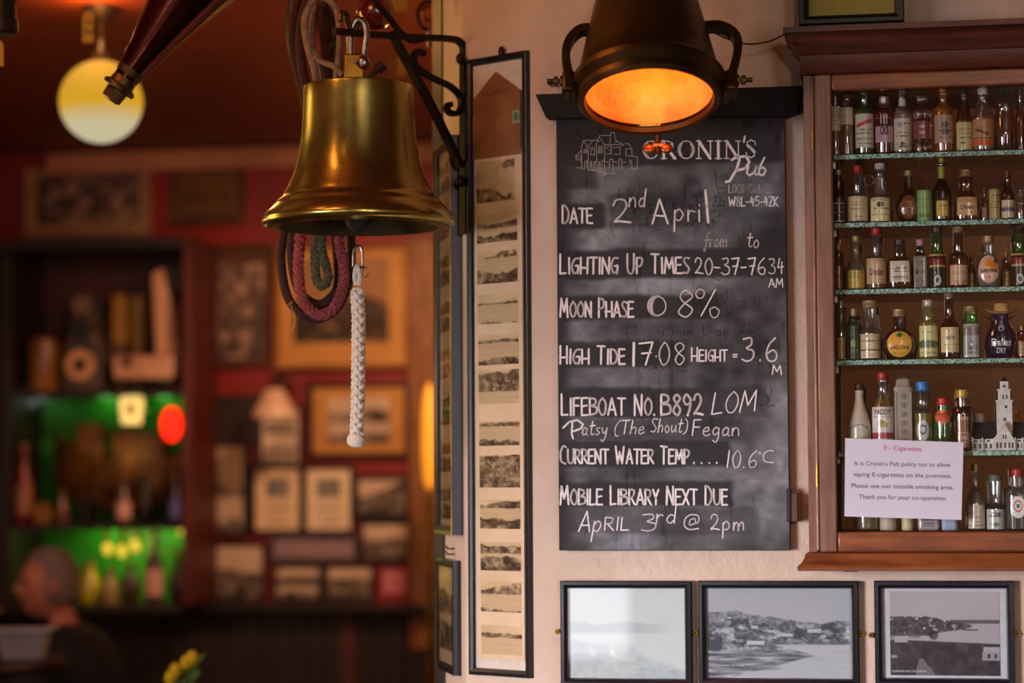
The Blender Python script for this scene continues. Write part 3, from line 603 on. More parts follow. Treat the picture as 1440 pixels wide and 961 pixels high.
# the moon: a ring with a filled crescent
mo = [(924 + 12.5 * math.sin(a), 430.5 - 13.5 * math.cos(a)) for a in [2 * math.pi * k / 28 for k in range(29)]]
chalk('chalk_moon', [mo], 1.7)
ml = [(924 + 12.5 * math.sin(a), 430.5 - 13.5 * math.cos(a)) for a in [math.pi + math.pi * k / 12 for k in range(13)]]
mi = [(925.5 - 8.5 * math.sin(math.pi * k / 12) ** .8 + 3 * (1 - k / 12) - 2, 430.5 - 13.5 * math.cos(math.pi * k / 12)) for k in range(13)]
chalk('chalk_moon', [[l, i] for l, i in zip(ml, mi[::-1])] + [[((a[0] + c[0]) / 2, (a[1] + c[1]) / 2), ((b[0] + d[0]) / 2, (b[1] + d[1]) / 2)] for a, c, b, d in zip(ml, ml[1:], mi[::-1], mi[::-1][1:])], 3.4)
# CRONIN'S in serif capitals, thick uprights and thin hairlines
def serif(word, x0, x1, y0, y1):
    L = {'C': 1.0, 'R': 1.02, 'O': 1.05, 'N': 1.05, 'I': .5, 'S': .78}; gap = .13; tot = sum(L[c] for c in word) + gap * (len(word) - 1); k = (x1 - x0) / tot; x = x0; thick, thin = [], []
    for c in word:
        w = L[c] * k; h = y1 - y0; P = lambda a, b: (x + a * w, y0 + b * h)
        def sf(a, wd=.3): thin.append([P(a - wd / 2, 0), P(a + wd / 2, 0)]); thin.append([P(a - wd / 2, 1), P(a + wd / 2, 1)])
        E = lambda a0, a1, n=14, cx=.5, rx=.5: [P(cx + rx * math.cos(R(t)), .5 - .5 * math.sin(R(t))) for t in np.linspace(a0, a1, n)]
        if c == 'O': thin.append(E(0, 360, 30)); thick += [E(140, 220, 8, .52, .45), E(-40, 40, 8, .48, .45)]
        if c == 'C': thin.append(E(35, 325, 24)); thick.append(E(130, 240, 9, .54, .47)); thin.append([P(.93, .05), P(.93, .32)])
        if c == 'I': thick.append([P(.5, 0), P(.5, 1)]); sf(.5, .8)
        if c == 'N': thin += [[P(.15, 0), P(.15, 1)], [P(.88, 0), P(.88, 1)]]; thick.append([P(.15, 0), P(.86, 1)]); thin += [[P(0, 0), P(.25, 0)], [P(.72, 0), P(1, 0)], [P(0, 1), P(.3, 1)]]
        if c == 'R': thick += [[P(.2, 0), P(.2, 1)], [P(.5, .5), P(.92, 1)]]; sf(.2, .36); thin.append([P(.2, 0), P(.55, .02), P(.76, .14), P(.76, .36), P(.55, .5), P(.2, .52)]); thick.append([P(.73, .15), P(.73, .37)]); thin.append([P(.8, 1), P(1, 1)])
        if c == 'S': thick.append([P(.2, .3), P(.5, .46), P(.8, .68)]); thin += [[P(.9, .28), P(.86, .1), P(.5, 0), P(.16, .14), P(.2, .3)], [P(.8, .68), P(.8, .88), P(.5, 1), P(.15, .9), P(.08, .7)]]
        x += w + gap * k
    return thick, thin
tk, tn = serif('CRONIN', 904.5, 1041, 198.5, 223); t2, n2 = serif('S', 1048, 1064, 197, 222)
chalk('chalk_title', tk + t2, 4.2); chalk('chalk_title', tn + n2, 1.6); chalk('chalk_title', [[(1047.5, 192), (1046, 200)]], 3)
chalk('chalk_title', [[(1029, 225), (1036, 221), (1049, 220), (1054, 228), (1048, 237), (1036, 240)], [(1040, 224), (1036, 238), (1026, 255), (1021, 256)]], 4.0)
chalk('chalk_title', [[(1053, 234), (1050, 243), (1054, 247), (1060, 243), (1064, 234)], [(1064, 234), (1061, 244), (1065, 246)], [(1075, 222), (1068, 236), (1067, 245), (1073, 247), (1077, 240), (1073, 235), (1068, 238)]], 3.0)
chalk('chalk_lettering', strokes('LOC8 Code ...', 1025, 1084, 271, 11, 1, 0), 1.4, CHALKT)
chalk('chalk_lettering', strokes('W8L-45-4ZK', 1025, 1094, 290, 13, 1.6, 0), 1.9)
# the drawn house
hs = '''120,550 250,550|135,550 240,440|240,390 285,245|285,240 440,240|240,390 250,780|290,245 355,370|355,370 460,250 560,220|375,400 375,820|390,385 480,365|520,350 585,165|590,145 820,150|590,165 680,325|530,350 540,660|560,250 600,260|
690,340 690,640|680,325 1060,325|810,150 815,100 850,85 880,100 885,180 915,240 905,300|800,180 795,300|915,250 1060,325 1050,350|430,410 425,520 500,520 495,400 430,410|700,390 820,350 820,500 720,500|770,430 820,430|850,390 990,365 990,510 880,510|
1100,400 1210,405 1160,310 1090,305|1100,400 1105,540 1220,545 1215,410|1220,545 1320,560 1320,790 1210,795|150,770 240,775 300,800|650,910 740,880 880,880|300,780 310,650 350,640 350,780|415,810 420,660 440,640 450,820|485,820 490,660 515,640 530,820|
560,850 570,660 600,650 600,850|635,850 640,650 670,620 685,640 690,860|780,780 785,620 830,600 850,620 850,830|960,800 965,620 1000,590 1020,620 1030,810|1175,700 1180,620 1210,640 1215,800|290,420 290,490|310,410 310,480|340,400 335,490|350,395 350,480|
570,360 570,500|590,350 590,490|620,350 625,490|640,340 645,480|140,570 145,630|185,590 190,620|225,590 225,640|880,655 930,660|1060,660 1100,665|700,655 760,660|375,815 560,830|560,850 700,870'''
chalk('chalk_drawing', [[(800 + float(p.split(',')[0]) / 13.73, 180 + float(p.split(',')[1]) / 13.73) for p in L.split()] for L in hs.replace('\n', '').split('|')], .95, M('chalk_faint', (206, 190, 186), .9, 0, (130, 120, 118), 900, lo=.35, hi=.6))
# wooden peg and black clip at the board's sides
x, z = MAIN.pt(775, 117, .02); single('wooden_peg', MB().lathe([(.004, 0), (.006, .004), (.006, .03), (.003, .034)], (0, 0, 0), 14, M=Matrix.Rotation(R(90), 4, 'X')).xf(Matrix.Translation((x, 0, z))), MAHOG, 'reddish wooden peg in the plaster above the left end of the chalkboard', 'peg', MAIN, (x, 0, z))
r = rect(MAIN, 1106, 694, 1122, 734, .02)
t = T('chalk_holder', 'small brown box with a black strap on the right edge of the chalkboard', 'box', MAIN, (r[0], 0, r[2]))
t.part('holder_box', MB().box(r[0] + .005, r[1], -.03, 0, r[2], r[3]), M('holder_brown', (96, 62, 48), .5), bevel=.001)
t.part('strap', MB().box(r[0] + .001, r[0] + .008, -.033, -.0005, r[2], r[3] + .008), solid((16, 14, 16)), bevel=.001)
# ================================================================== the bottle cabinet
CDp = .13                                     # how far the carcass stands out from the wall
kx = lambda px, d=CDp: MAIN.x(px, 480, d)
kz = lambda py, d=CDp, px=1290: MAIN.z(px, py, d)
KX0, KX1 = kx(1134), kx(1497)
cab = T('bottle_cabinet', 'reddish wooden wall cabinet with glass door full of miniature bottles', 'cabinet', MAIN, ((KX0 + KX1) / 2, 0, kz(803)))
z748, z778, z803 = kz(748), kz(777), kz(803); z103, z125 = kz(101), kz(125)
cab.part('side_panel', MB().box(KX0, KX0 + .014, -CDp, -.001, z778, z103), MAHOGV, bevel=.001)
cab.part('side_panel', MB().box(KX1 - .014, KX1, -CDp, -.001, z778, z103), MAHOGV, bevel=.001)
cab.part('bottom_board', MB().box(KX0 + .0141, KX1 - .0141, -CDp + .01, -.001, z778, z748 - .001), MAHOG)
cab.part('top_board', MB().box(KX0 + .0141, KX1 - .0141, -CDp + .01, -.001, z125 + .012, z103), MAHOG)
cab.part('back_mirror', MB().box(KX0 + .0141, KX1 - .0141, -.008, -.001, z748, z125 + .012), M('mirror', (150, 134, 120), .05, .92, (124, 110, 98), 5))
kb = CDp + .001
def zz(py): return kz(py, CDp + .02)
cab.part('base_moulding', MB().moulding(KX0, KX1, -.001, -CDp, [(z803, .004), (z803, .0165), (z803 + .003, .0195), (z803 + .008, .0185), (z803 + .014, .012), (z803 + .022, .0075), (z778 - .003, .006), (z778 - .0005, .003)]), MAHOG, smooth=50)
zc = lambda py: kz(py, CDp + .01)
cab.part('cornice', MB().moulding(KX0, KX1, -.001, -CDp, [(z103 + .0005, .003), (zc(97), .006), (zc(94), .004), (zc(72), .004), (zc(69), .009), (zc(62), .012), (zc(52), .022), (zc(44), .026), (zc(42), .031), (zc(34), .031)]), M('shaded_cornice_mahogany', (104, 50, 34), .42, 0, (66, 32, 22), 8, .1, 30, (1, 8, 8), coat=.15), smooth=45)  # dimmer light on the cornice is put into its darker wood colour
# the door: stiles, rails, pane
dx0, dx1 = kx(1150), kx(1481); gx0, gx1 = kx(1174), kx(1457)
door = cab.part('door', MB().box(dx0, gx0, -CDp - .012, -CDp + .009, z778 + .001, z103 - .001), MAHOGV, bevel=.0025)
cab.part('door_stile', MB().box(gx1, dx1, -CDp - .012, -CDp + .009, z778 + .001, z103 - .001), MAHOGV, door, bevel=.0025)
cab.part('door_rail', MB().box(gx0 + .0002, gx1 - .0002, -CDp - .010, -CDp + .009, z778 + .001, z748), MAHOG, door, bevel=.003)
cab.part('door_rail', MB().box(gx0 + .0002, gx1 - .0002, -CDp - .010, -CDp + .009, z125, z103 - .001), MAHOG, door, bevel=.003)
cab.part('door_bead', MB().tube([(kx(1147), -CDp - .003, z778 + .004), (kx(1147), -CDp - .003, z103 - .004)], .0028, 8), MAHOGV, door)
cab.part('door_pane', MB().box(gx0, gx1, -CDp + .002, -CDp + .005, z748, z125), PANE, door)
cab.part('latch', MB().box(kx(1180), kx(1200), -.07, -.04, z803 - .004, z803 - .0005), BRONZE)
for py in (190, 668): cab.part('hinge', MB().tube([(kx(1147), -CDp - .0075, kz(py + 17)), (kx(1147), -CDp - .0075, kz(py - 17))], .0026, 8), BRASS, door)
# glass shelves
GREENG = GL('shelf_glass', (196, 232, 216), 0)
EDGE = M('shelf_edge', (190, 230, 212), .18, 0, (60, 108, 92), 300, .6, 300, lo=.4, hi=.62)  # pale flecks in the edge colour stand in for glints on the glass
SD = .112; shz = {}
def shelf(i, py, xa=1176, px=1300):
    z = MAIN.z(px, py, SD); shz[i] = z; xa = kx(xa, SD)
    s_ = cab.part('glass_shelf', MB().box(xa, KX1 - .0145, -SD + .0016, -.0085, z - .0075, z), GREENG)
    cab.part('shelf_edge', MB().box(xa, KX1 - .0145, -SD, -SD + .0015, z - .0078, z), EDGE, s_, bevel=.0006)
shelf(1, 214.5); shelf(2, 311); shelf(3, 405.5); shelf(4, 505.5); shelf(5, 635, 1177); shz[6] = z748 + .0005
shz[5] = MAIN.z(1380, 634, SD)
for i in range(5):
    for (xx, nm) in ((kx(1178, .10), 'left'),):
        zz_ = shz[i + 1] - .0078; cab.part('shelf_support', MB().box(xx - .004, xx, -.085, -.075, zz_ - .012, zz_), STEEL)

def labfn(base, lines=5, band=None, dark=(60, 45, 40), seed=1, border=None, blob=None, top=None):
    rs = np.random.RandomState(seed); L = [(rs.uniform(.12, .9), rs.uniform(.15, .35), rs.uniform(.65, .9), rs.uniform(.012, .03), rs.uniform(.3, .8)) for _ in range(lines)]
    def fn(U, V):
        c = np.zeros(U.shape + (3,)) + np.array(base, float); c += (fbm(U, V, 8, 9, seed)[..., None] - .5) * 18
        if band:
            for a, b, col in band: k = ((V > a) & (V < b))[..., None]; c = np.where(k, np.array(col, float), c)
        for v, a, b, t, s_ in L:
            k = ((np.abs(V - v) < t) & (U > a) & (U < b) & (vnoise(U, V, 22, 1, seed + 3) > .35))[..., None]; c = np.where(k, c * (1 - s_) + np.array(dark) * s_, c)
        if blob:
            for x, y, r_, col in blob: k = (np.hypot(U - x, (V - y) * 1.2) < r_)[..., None]; c = np.where(k, np.array(col, float), c)
        if border: k = ((U < .07) | (U > .93) | (V < .05) | (V > .95))[..., None]; c = np.where(k, np.array(border, float), c)
        return c
    return fn
CLEAR = (236, 240, 238)
BGROUP = 'miniature bottles on the glass shelves'
def smoothstep(t): return t * t * (3 - 2 * t)
def bottle(sh, cx, w, ytop, lab, glass=CLEAR, liq=None, fill=.72, s=.55, e=.78, nr=.42, k='s', cap=((180, 150, 90), .1), lb=None, text=(), n=2, ys=1.0, prof=None, d=.09, name='miniature_bottle', cat='bottle', op=False, round_=None, capr=1.14, foil=None, mat_=None):
    x = MAIN.x(cx, 480, d); z0 = shz[sh] + .0004; zt = MAIN.z(cx, ytop, d); Hh = zt - z0; Rr = (MAIN.x(cx + w / 2, 480, d) - MAIN.x(cx - w / 2, 480, d)) / 2
    t = T(name, lab, cat, MAIN, (x, -d, z0), BGROUP if cat == 'bottle' else None); hb = Hh * (1 - cap[1] * .7) if cap else Hh; C = (x, -d, z0)
    if prof is None:
        prof = [(0, .86), (.015, .96), (.04, 1), (s, 1)]
        for i in range(1, 9):
            q = i / 8; a = {'s': smoothstep(q), 'cone': q, 'round': 1 - math.sqrt(max(0, 1 - q * q)), 'in': math.sqrt(q)}[k]; prof.append((s + (e - s) * q, 1 + (nr - 1) * a))
        prof += [(1 - .08, nr), (.93, nr * 1.12), (.99, nr * 1.12), (1, nr * .95)]
    PR = [(r * Rr, z * hb) for z, r in prof]
    gm = mat_ or (solid(glass) if op else GL('glass_%d_%d_%d' % glass, glass, .22, .03, gloss=.2, haze=.05 if glass == CLEAR else .25))
    t.part('glass_body' if not op else 'body', MB().lathe(PR, C, 28, n, ys), gm, smooth=50)
    if liq and not op:
        zf = fill * hb; zs = [p[1] for p in PR]; rs = [p[0] for p in PR]; Q = [(float(np.interp(q, zs, rs)) * .9, max(q, .003)) for q in np.linspace(0.003, zf, 14)]
        t.part('liquid', MB().lathe(Q, C, 24, n, ys), GL('liquid_%d_%d_%d' % liq, liq, .12, .01, 1.33, haze=.65), smooth=50)
    if cap:
        cr = nr * Rr * capr; ch = Hh * cap[1]; c0 = Hh - ch; P = [(cr * .98, c0), (cr * 1.05, c0 + ch * .06), (cr, c0 + ch * .16)]
        for i in range(4): P += [(cr, c0 + ch * (.2 + .16 * i)), (cr * .965, c0 + ch * (.28 + .16 * i))]
        P += [(cr, c0 + ch * .88), (cr * .96, c0 + ch * .97), (cr * .8, Hh)]
        mt = (cap[2] if len(cap) > 2 else .5); t.part('cap', MB().lathe(P, C, 20), M('cap_%d_%d_%d' % tuple(cap[0]), cap[0], .38, mt, scale=120), smooth=40)
    if foil: t.part('neck_foil', MB().lathe([(nr * Rr * 1.04, foil[0] * hb), (nr * Rr * 1.04, foil[1] * hb)], C, 20), solid(foil[2], .4), smooth=50)
    zs = [p[1] for p in PR]; rs = [p[0] for p in PR]
    def ysurf(xx, q, eps=.0004):
        r_ = max(float(np.interp(q, zs, rs)), 1e-4); a = min(abs(xx) / r_, .99); return -d - ys * r_ * (1 - a ** n) ** (1 / n) - eps
    for L in (lb if isinstance(lb, list) else [lb] if lb else []):
        a, b, hw, fn = L[:4]; rd = len(L) > 4
        def warp(U, V, X, Z):
            if rd:
                an = U * 2 * math.pi; xx = hw * Rr * V * np.cos(an); q = ((a + b) / 2 + (b - a) / 2 * V * np.sin(an)) * Hh
            else: xx = hw * Rr * np.sin((U - .5) * math.pi) ; q = (a + (b - a) * (1 - V)) * Hh
            Y = np.vectorize(ysurf)(xx, q); return x + xx, Y, z0 + q
        g = fn
        if rd: g = (lambda f: (lambda U, V: f(.5 + .5 * V * np.cos(U * 2 * math.pi), .5 - .5 * V * np.sin(U * 2 * math.pi))))(fn)
        t.part('label', painted(-1, 1, 0, 1, 0, 33 if rd else 26, 22 if rd else 34, g, warp), LABELP, smooth=60)
    for (s_, zf, wf, hf, col) in text:
        mb = text_mb(s_, x - wf * Rr, x + wf * Rr, z0 + zf * Hh, 0, height=hf * Hh, bold=.012, warp=lambda p, q: ysurf(p - x, q - z0, .0009)); t.part('lettering', mb, solid(col), smooth=0)
    return t
CR = (214, 196, 168); GOLD = (176, 140, 84)
# ---- first (top) shelf
bottle(1, 1179, 15, 132, 'clear brownish bottle half hidden at the left end of the top shelf', (200, 180, 150), (150, 110, 60), lb=(.4, .8, .9, labfn(CR, 4, seed=2)), cap=None)
bottle(1, 1195, 20, 133, 'pale bottle with gold textured liquid and cream label, second on the top shelf', CLEAR, (210, 160, 50), .6, s=.8, e=.9, nr=.6, lb=(.5, .78, .92, labfn(CR, 3, seed=3)), cap=((120, 90, 60), .08))
bottle(1, 1220, 27, 120, 'green glass bottle with cream label crossed by a red stroke, top shelf', (60, 140, 50), (70, 110, 30), .5, s=.58, e=.76, nr=.42, k='round', lb=(.1, .58, .95, labfn((206, 196, 176), 5, seed=4, blob=[(.5 + .1 * i - .25, .35 - .03 * i, .07, (190, 70, 50)) for i in range(6)])), cap=((90, 130, 70), .1))
bottle(1, 1248, 27, 136, 'dark red round shouldered bottle with foil top and pink-white label, top shelf', (150, 24, 28), (110, 8, 16), .7, s=.74, e=.9, nr=.5, k='round', cap=((220, 216, 214), .14, .9), lb=(.2, .62, .93, labfn((190, 150, 160), 3, seed=5, band=[(0, .34, (60, 16, 24))])), text=[('111', .52, .35, .16, (236, 220, 200)), ('00', .33, .42, .15, (30, 20, 24))])
bottle(1, 1274, 26, 118, 'clear bottle with cream label and silver ribbed neck, top shelf', CLEAR, (232, 222, 190), .6, s=.6, e=.74, nr=.4, k='round', lb=(.05, .5, .95, labfn((206, 196, 176), 6, seed=6, blob=[(.5, .8, .07, (60, 40, 40)), (.4, .2, .1, (150, 150, 180))])), cap=((150, 140, 130), .1), foil=(.72, .84, (190, 190, 188)))
bottle(1, 1302, 27, 131, 'carved crystal bottle with round stopper and purple label, top shelf', (226, 228, 232), None, prof=[(0, .9), (.03, 1), (.1, .98), (.17, 1), (.21, .74), (.24, .7), (.55, .7), (.58, .85), (.62, 1), (.7, .98), (.74, .7), (.8, .46), (.85, .6), (.92, .66), (.97, .5), (1, .2)], cap=None, n=2.6, lb=(.24, .53, .85, labfn((130, 70, 76), 4, seed=7, blob=[(.5, .3, .12, (190, 160, 160)), (.5, .65, .12, (180, 150, 150))])), mat_=GL('cut_crystal', (222, 222, 226), .7, .06))
bottle(1, 1332, 28, 122, 'amber whisky bottle with greyish label and orange neck, top shelf', (240, 170, 60), (226, 130, 20), .66, s=.58, e=.8, nr=.42, k='round', lb=(.14, .56, .93, labfn((176, 150, 128), 4, seed=8, blob=[(.55, .35, .14, (90, 84, 96)), (.55, .6, .14, (90, 84, 96))])), cap=((216, 130, 70), .1))
bottle(1, 1361, 25, 122, 'nearly black cone shouldered bottle with pale yellow label, top shelf', (34, 16, 14), None, s=.5, e=.86, nr=.45, k='cone', lb=(.02, .46, .92, labfn((196, 188, 132), 6, seed=9, border=(120, 110, 60))), cap=((30, 24, 24), .12))
bottle(1, 1388, 32, 124, 'clear bottle with white cap and tan label with orange foot, top shelf', CLEAR, (220, 210, 190), .5, s=.52, e=.9, nr=.4, k='s', lb=(.08, .5, .95, labfn((170, 130, 92), 2, seed=10, band=[(.78, 1, (196, 96, 50))], blob=[(.3 + .1 * i, .4 + .05 * i, .07, (70, 60, 50)) for i in range(4)])), cap=((214, 206, 196), .1, 0))
bottle(1, 1419, 29, 123, 'emerald green bottle with bulging neck, right on the top shelf', (12, 92, 58), (4, 50, 34), .9, prof=[(0, .9), (.03, 1), (.55, 1), (.6, .88), (.64, .92), (.72, 1), (.8, .8), (.86, .5), (1, .42)], cap=None)
bottle(1, 1441, 15, 126, 'dark brown bottle cut by the right edge of the photo, top shelf', (70, 26, 18), None, cap=((60, 30, 24), .1))
# ---- second shelf
bottle(2, 1182, 18, 239, 'dark liqueur bottle with silver cap and black label, left on the second shelf', (54, 40, 38), None, s=.5, e=.7, nr=.45, lb=(.04, .38, .9, labfn((36, 34, 34), 3, (), (200, 200, 200), 11, border=(190, 190, 186))), cap=((170, 168, 164), .1))
t = bottle(2, 1209, 31, 233, 'red capped clear jug with a glass ring handle, second shelf', CLEAR, (234, 220, 190), .45, s=.46, e=.58, nr=.42, k='round', lb=(.04, .46, .92, labfn((206, 182, 140), 4, seed=12)), cap=((186, 24, 28), .14, 0))
x_, z_ = MAIN.pt(1222, 254, .09)
t.part('handle', MB().tube([(x_ + .0085 * math.cos(a), -.09, z_ + .0085 * math.sin(a)) for a in [2 * math.pi * k / 20 for k in range(20)]], .0016, 6, closed=True), GL('glass_236_240_238', CLEAR))
bottle(2, 1241, 31, 230, 'clear long necked bottle of amber liquor with white cap and cream label, second shelf', CLEAR, (170, 96, 24), .5, s=.4, e=.84, nr=.42, k='in', lb=(.02, .42, .88, labfn((220, 206, 150), 4, seed=13, blob=[(.5, .3, .14, (50, 44, 36))])), cap=((206, 202, 196), .1, 0))
bottle(2, 1281, 37, 240, 'dark brown globe flask with gold cap and round brown label, second shelf', (70, 34, 20), (50, 22, 12), .6, prof=[(0, .5), (.03, .62), (.15, .88), (.3, 1), (.42, .96), (.55, .72), (.64, .42), (.7, .3), (1, .29)], nr=.29, ys=.62, lb=(.06, .52, .62, labfn((120, 66, 38), 4, (), (196, 150, 100), 14, border=None), 1), cap=((176, 150, 100), .11))
bottle(2, 1303, 21, 268, 'pale green tube shaped miniature can, second shelf', (120, 156, 96), None, op=True, prof=[(0, .95), (.02, 1), (.97, 1), (1, .96)], cap=None, lb=(.04, .96, .92, labfn((128, 168, 100), 5, seed=15, dark=(60, 90, 50))), d=.098)
bottle(2, 1328, 27, 222, 'tall olive black wine miniature with gold foil and gold label, second shelf', (44, 48, 14), (20, 14, 4), .5, s=.48, e=.72, nr=.36, k='s', lb=(.07, .32, .6, labfn((196, 164, 70), 4, seed=16, border=(150, 110, 40))), cap=((150, 140, 60), .09), foil=(.72, .92, (140, 150, 40)))
bottle(2, 1363, 36, 239, 'dark brown sloping flask with amber neck and house shaped beige label, second shelf', (150, 60, 14), (50, 18, 8), .66, s=.4, e=.64, nr=.46, k='cone', ys=.7, n=2.4, lb=(.1, .46, .78, labfn((200, 160, 110), 3, seed=17)), cap=((176, 140, 96), .14), text=[('Disen', .22, .5, .09, (40, 26, 18))])
bottle(2, 1388, 10, 264, 'tiny reddish brown bottle between the sloping flask and the gold tube, second shelf', (130, 40, 16), None, lb=(.08, .4, .8, labfn((130, 90, 80), 2, seed=18)), cap=((120, 50, 30), .12))
bottle(2, 1402, 16, 266, 'gold and cream tube shaped miniature, second shelf', (150, 130, 80), None, op=True, prof=[(0, .95), (.02, 1), (.97, 1), (1, .9)], cap=None, lb=(.05, .95, .92, labfn((176, 156, 100), 7, seed=19)), d=.094)
bottle(2, 1421, 20, 241, 'dark beer shaped bottle with cream and violet label, second shelf', (80, 30, 14), None, s=.5, e=.78, nr=.34, lb=(.04, .4, .92, labfn((206, 190, 150), 3, seed=20, band=[(.4, .62, (90, 80, 120))])), cap=((130, 70, 40), .07), foil=(.66, .76, (130, 120, 120)))
bottle(2, 1439, 14, 266, 'clear stubby glass cut by the right edge, second shelf', CLEAR, (150, 80, 40), .5, cap=None)
# ---- third shelf
bottle(3, 1181, 12, 342, 'brown bottle with gold cap half hidden at the left end of the third shelf', (110, 60, 40), None, lb=(.05, .5, .9, labfn((110, 70, 60), 3, seed=21)), cap=((170, 140, 90), .14))
bottle(3, 1205, 29, 332, 'olive amber bottle with clear neck and plain gold label, third shelf', (214, 206, 160), (110, 84, 20), .58, s=.42, e=.66, nr=.4, k='cone', lb=(.02, .36, .82, labfn((190, 156, 56), 4, seed=22, border=(140, 110, 40))), cap=((190, 160, 110), .12))
bottle(3, 1234, 30, 321, 'red capped clear bottle with tan script label, third shelf', CLEAR, (190, 110, 50), .3, s=.46, e=.62, nr=.42, k='round', lb=(.09, .5, .93, labfn((196, 160, 120), 3, seed=23, dark=(90, 50, 40))), cap=((190, 20, 40), .12, 0), text=[('Dole', .24, .6, .09, (70, 36, 30))])
bottle(3, 1267, 36, 337, 'squat dark brown bottle with black cap and cream eight sided label, third shelf', (120, 56, 12), (40, 18, 8), .62, s=.5, e=.72, nr=.4, k='round', n=2.6, ys=.7, lb=(.14, .56, .76, labfn((206, 196, 176), 8, seed=24)), cap=((34, 28, 28), .14, 0))
bottle(3, 1296, 21, 337, 'square dark bottle with pink cap and black and white figured label, third shelf', (60, 34, 26), None, s=.7, e=.8, nr=.48, n=5, ys=.9, lb=(.02, .66, .9, labfn((120, 114, 108), 9, seed=25, dark=(20, 16, 16))), cap=((196, 140, 150), .13, 0))
def greenb(cx, lab):
    return bottle(3, cx, 25, 319, lab, (20, 150, 40), (16, 30, 14), .6, s=.5, e=.68, nr=.62, k='s', lb=(.02, .56, .93, labfn((34, 30, 24), 0, seed=26, band=[(0, .08, (190, 160, 90)), (.14, .34, (120, 26, 34)), (.36, .42, (180, 150, 90))])), cap=((28, 30, 26), .12, 0), text=[('o', .05, .4, .24, (206, 206, 206))])
greenb(1320, 'bright green necked bottle with red and gold bands, middle of the third shelf')
bottle(3, 1350, 27, 319, 'brown glass bottle with gold cap and red edged tan label, third shelf', (120, 44, 26), (60, 20, 12), .6, s=.5, e=.62, nr=.5, k='round', lb=(.04, .38, .93, labfn((200, 170, 130), 4, seed=27, border=(160, 40, 30))), cap=((190, 160, 120), .09))
bottle(3, 1368, 12, 357, 'small brown bottle behind and right of the red edged label bottle, third shelf', (120, 60, 30), None, lb=(.05, .45, .9, labfn((150, 110, 50), 3, seed=28)), cap=((150, 100, 60), .12), d=.06)
APR = labfn((216, 176, 150), 2, seed=29, blob=[(.5, .26, .17, (236, 140, 20)), (.72, .36, .17, (230, 130, 16)), (.86, .2, .1, (60, 60, 90))])
bottle(3, 1392, 36, 332, 'clear apricot liqueur flask with gold cap and round apricot label, third shelf', CLEAR, (224, 218, 206), .4, prof=[(0, .6), (.03, .7), (.15, .93), (.3, 1), (.45, .93), (.58, .7), (.68, .5), (.76, .4), (1, .4)], nr=.4, ys=.66, lb=(.08, .62, .8, APR, 1), cap=((180, 150, 110), .14), text=[('BAILONI', .28, .66, .08, (70, 30, 30))])
bottle(3, 1417, 13, 355, 'small amber bottle between the apricot flask and the far right green bottle, third shelf', (190, 100, 30), None, lb=(.05, .45, .9, labfn((160, 120, 60), 3, seed=30)), cap=((160, 110, 60), .12), d=.07)
greenb(1436, 'bright green necked bottle cut by the right edge, third shelf')
# ---- fourth shelf
bottle(4, 1183, 12, 423, 'slim green necked bottle with tan label at the left end of the fourth shelf', (40, 150, 60), (30, 40, 20), .5, s=.5, e=.7, nr=.5, lb=(.03, .38, .9, labfn((190, 150, 80), 3, seed=31)), cap=((150, 140, 120), .1))
bottle(4, 1200, 19, 434, 'small bottle with tan cap and full dark green label, fourth shelf', (90, 40, 24), None, s=.74, e=.84, nr=.62, lb=(.02, .78, .92, labfn((44, 74, 52), 3, (), (120, 140, 90), 32, blob=[(.5, .6, .13, (160, 150, 90))])), cap=((196, 176, 140), .16))
bottle(4, 1224, 30, 423, 'clear ring shouldered bottle with tan cap and plain beige label, fourth shelf', CLEAR, (226, 190, 130), .14, prof=[(0, .88), (.03, .96), (.42, .96), (.46, 1.08), (.52, 1.08), (.57, .8), (.62, .66), (.95, .64), (1, .62)], nr=.62, lb=(.03, .43, .93, labfn((212, 186, 150), 3, seed=33, band=[(.62, .68, (90, 70, 60))])), cap=((196, 170, 120), .13))
bottle(4, 1265, 50, 435, 'purple brown liqueur flask with gold cap and round yellow label, fourth shelf', (90, 50, 60), (40, 14, 22), .62, prof=[(0, .5), (.03, .62), (.14, .88), (.3, 1), (.44, .96), (.56, .72), (.64, .46), (.72, .33), (1, .33)], nr=.33, ys=.6, lb=(.05, .56, .7, labfn((226, 170, 70), 2, seed=34, blob=[(.52, .14, .12, (30, 110, 50))]), 1), cap=((196, 168, 120), .15), text=[('BAILONI', .2, .52, .085, (60, 20, 20))])
bottle(4, 1306, 28, 422, 'pale yellow bottle with cream cap and green banded label, fourth shelf', (236, 226, 130), (226, 206, 90), .62, s=.6, e=.72, nr=.54, k='round', lb=(.05, .56, .92, labfn((204, 204, 140), 4, seed=35, band=[(.5, .7, (90, 104, 70))])), cap=((206, 192, 160), .12))
bottle(4, 1336, 29, 413, 'dark red-brown cognac bottle with cream lettered label, fourth shelf', (100, 30, 24), (54, 14, 12), .6, s=.48, e=.68, nr=.44, k='s', lb=(.1, .48, .88, labfn((214, 190, 140), 5, seed=36)), cap=((180, 160, 130), .07), text=[('V.S.O.P', .3, .4, .05, (50, 40, 40))])
bottle(4, 1366, 26, 431, 'green bottle with tan cap and silver-grey arched label, fourth shelf', (50, 190, 60), (30, 110, 40), .7, s=.66, e=.78, nr=.68, n=3, lb=(.03, .66, .86, labfn((150, 148, 146), 3, seed=37, dark=(70, 70, 70), band=[(.1, .36, (110, 96, 96))], blob=[(.5, .62, .13, (90, 90, 92)), (.5, .62, .07, (190, 190, 190))], border=(196, 194, 190))), cap=((176, 150, 110), .14))
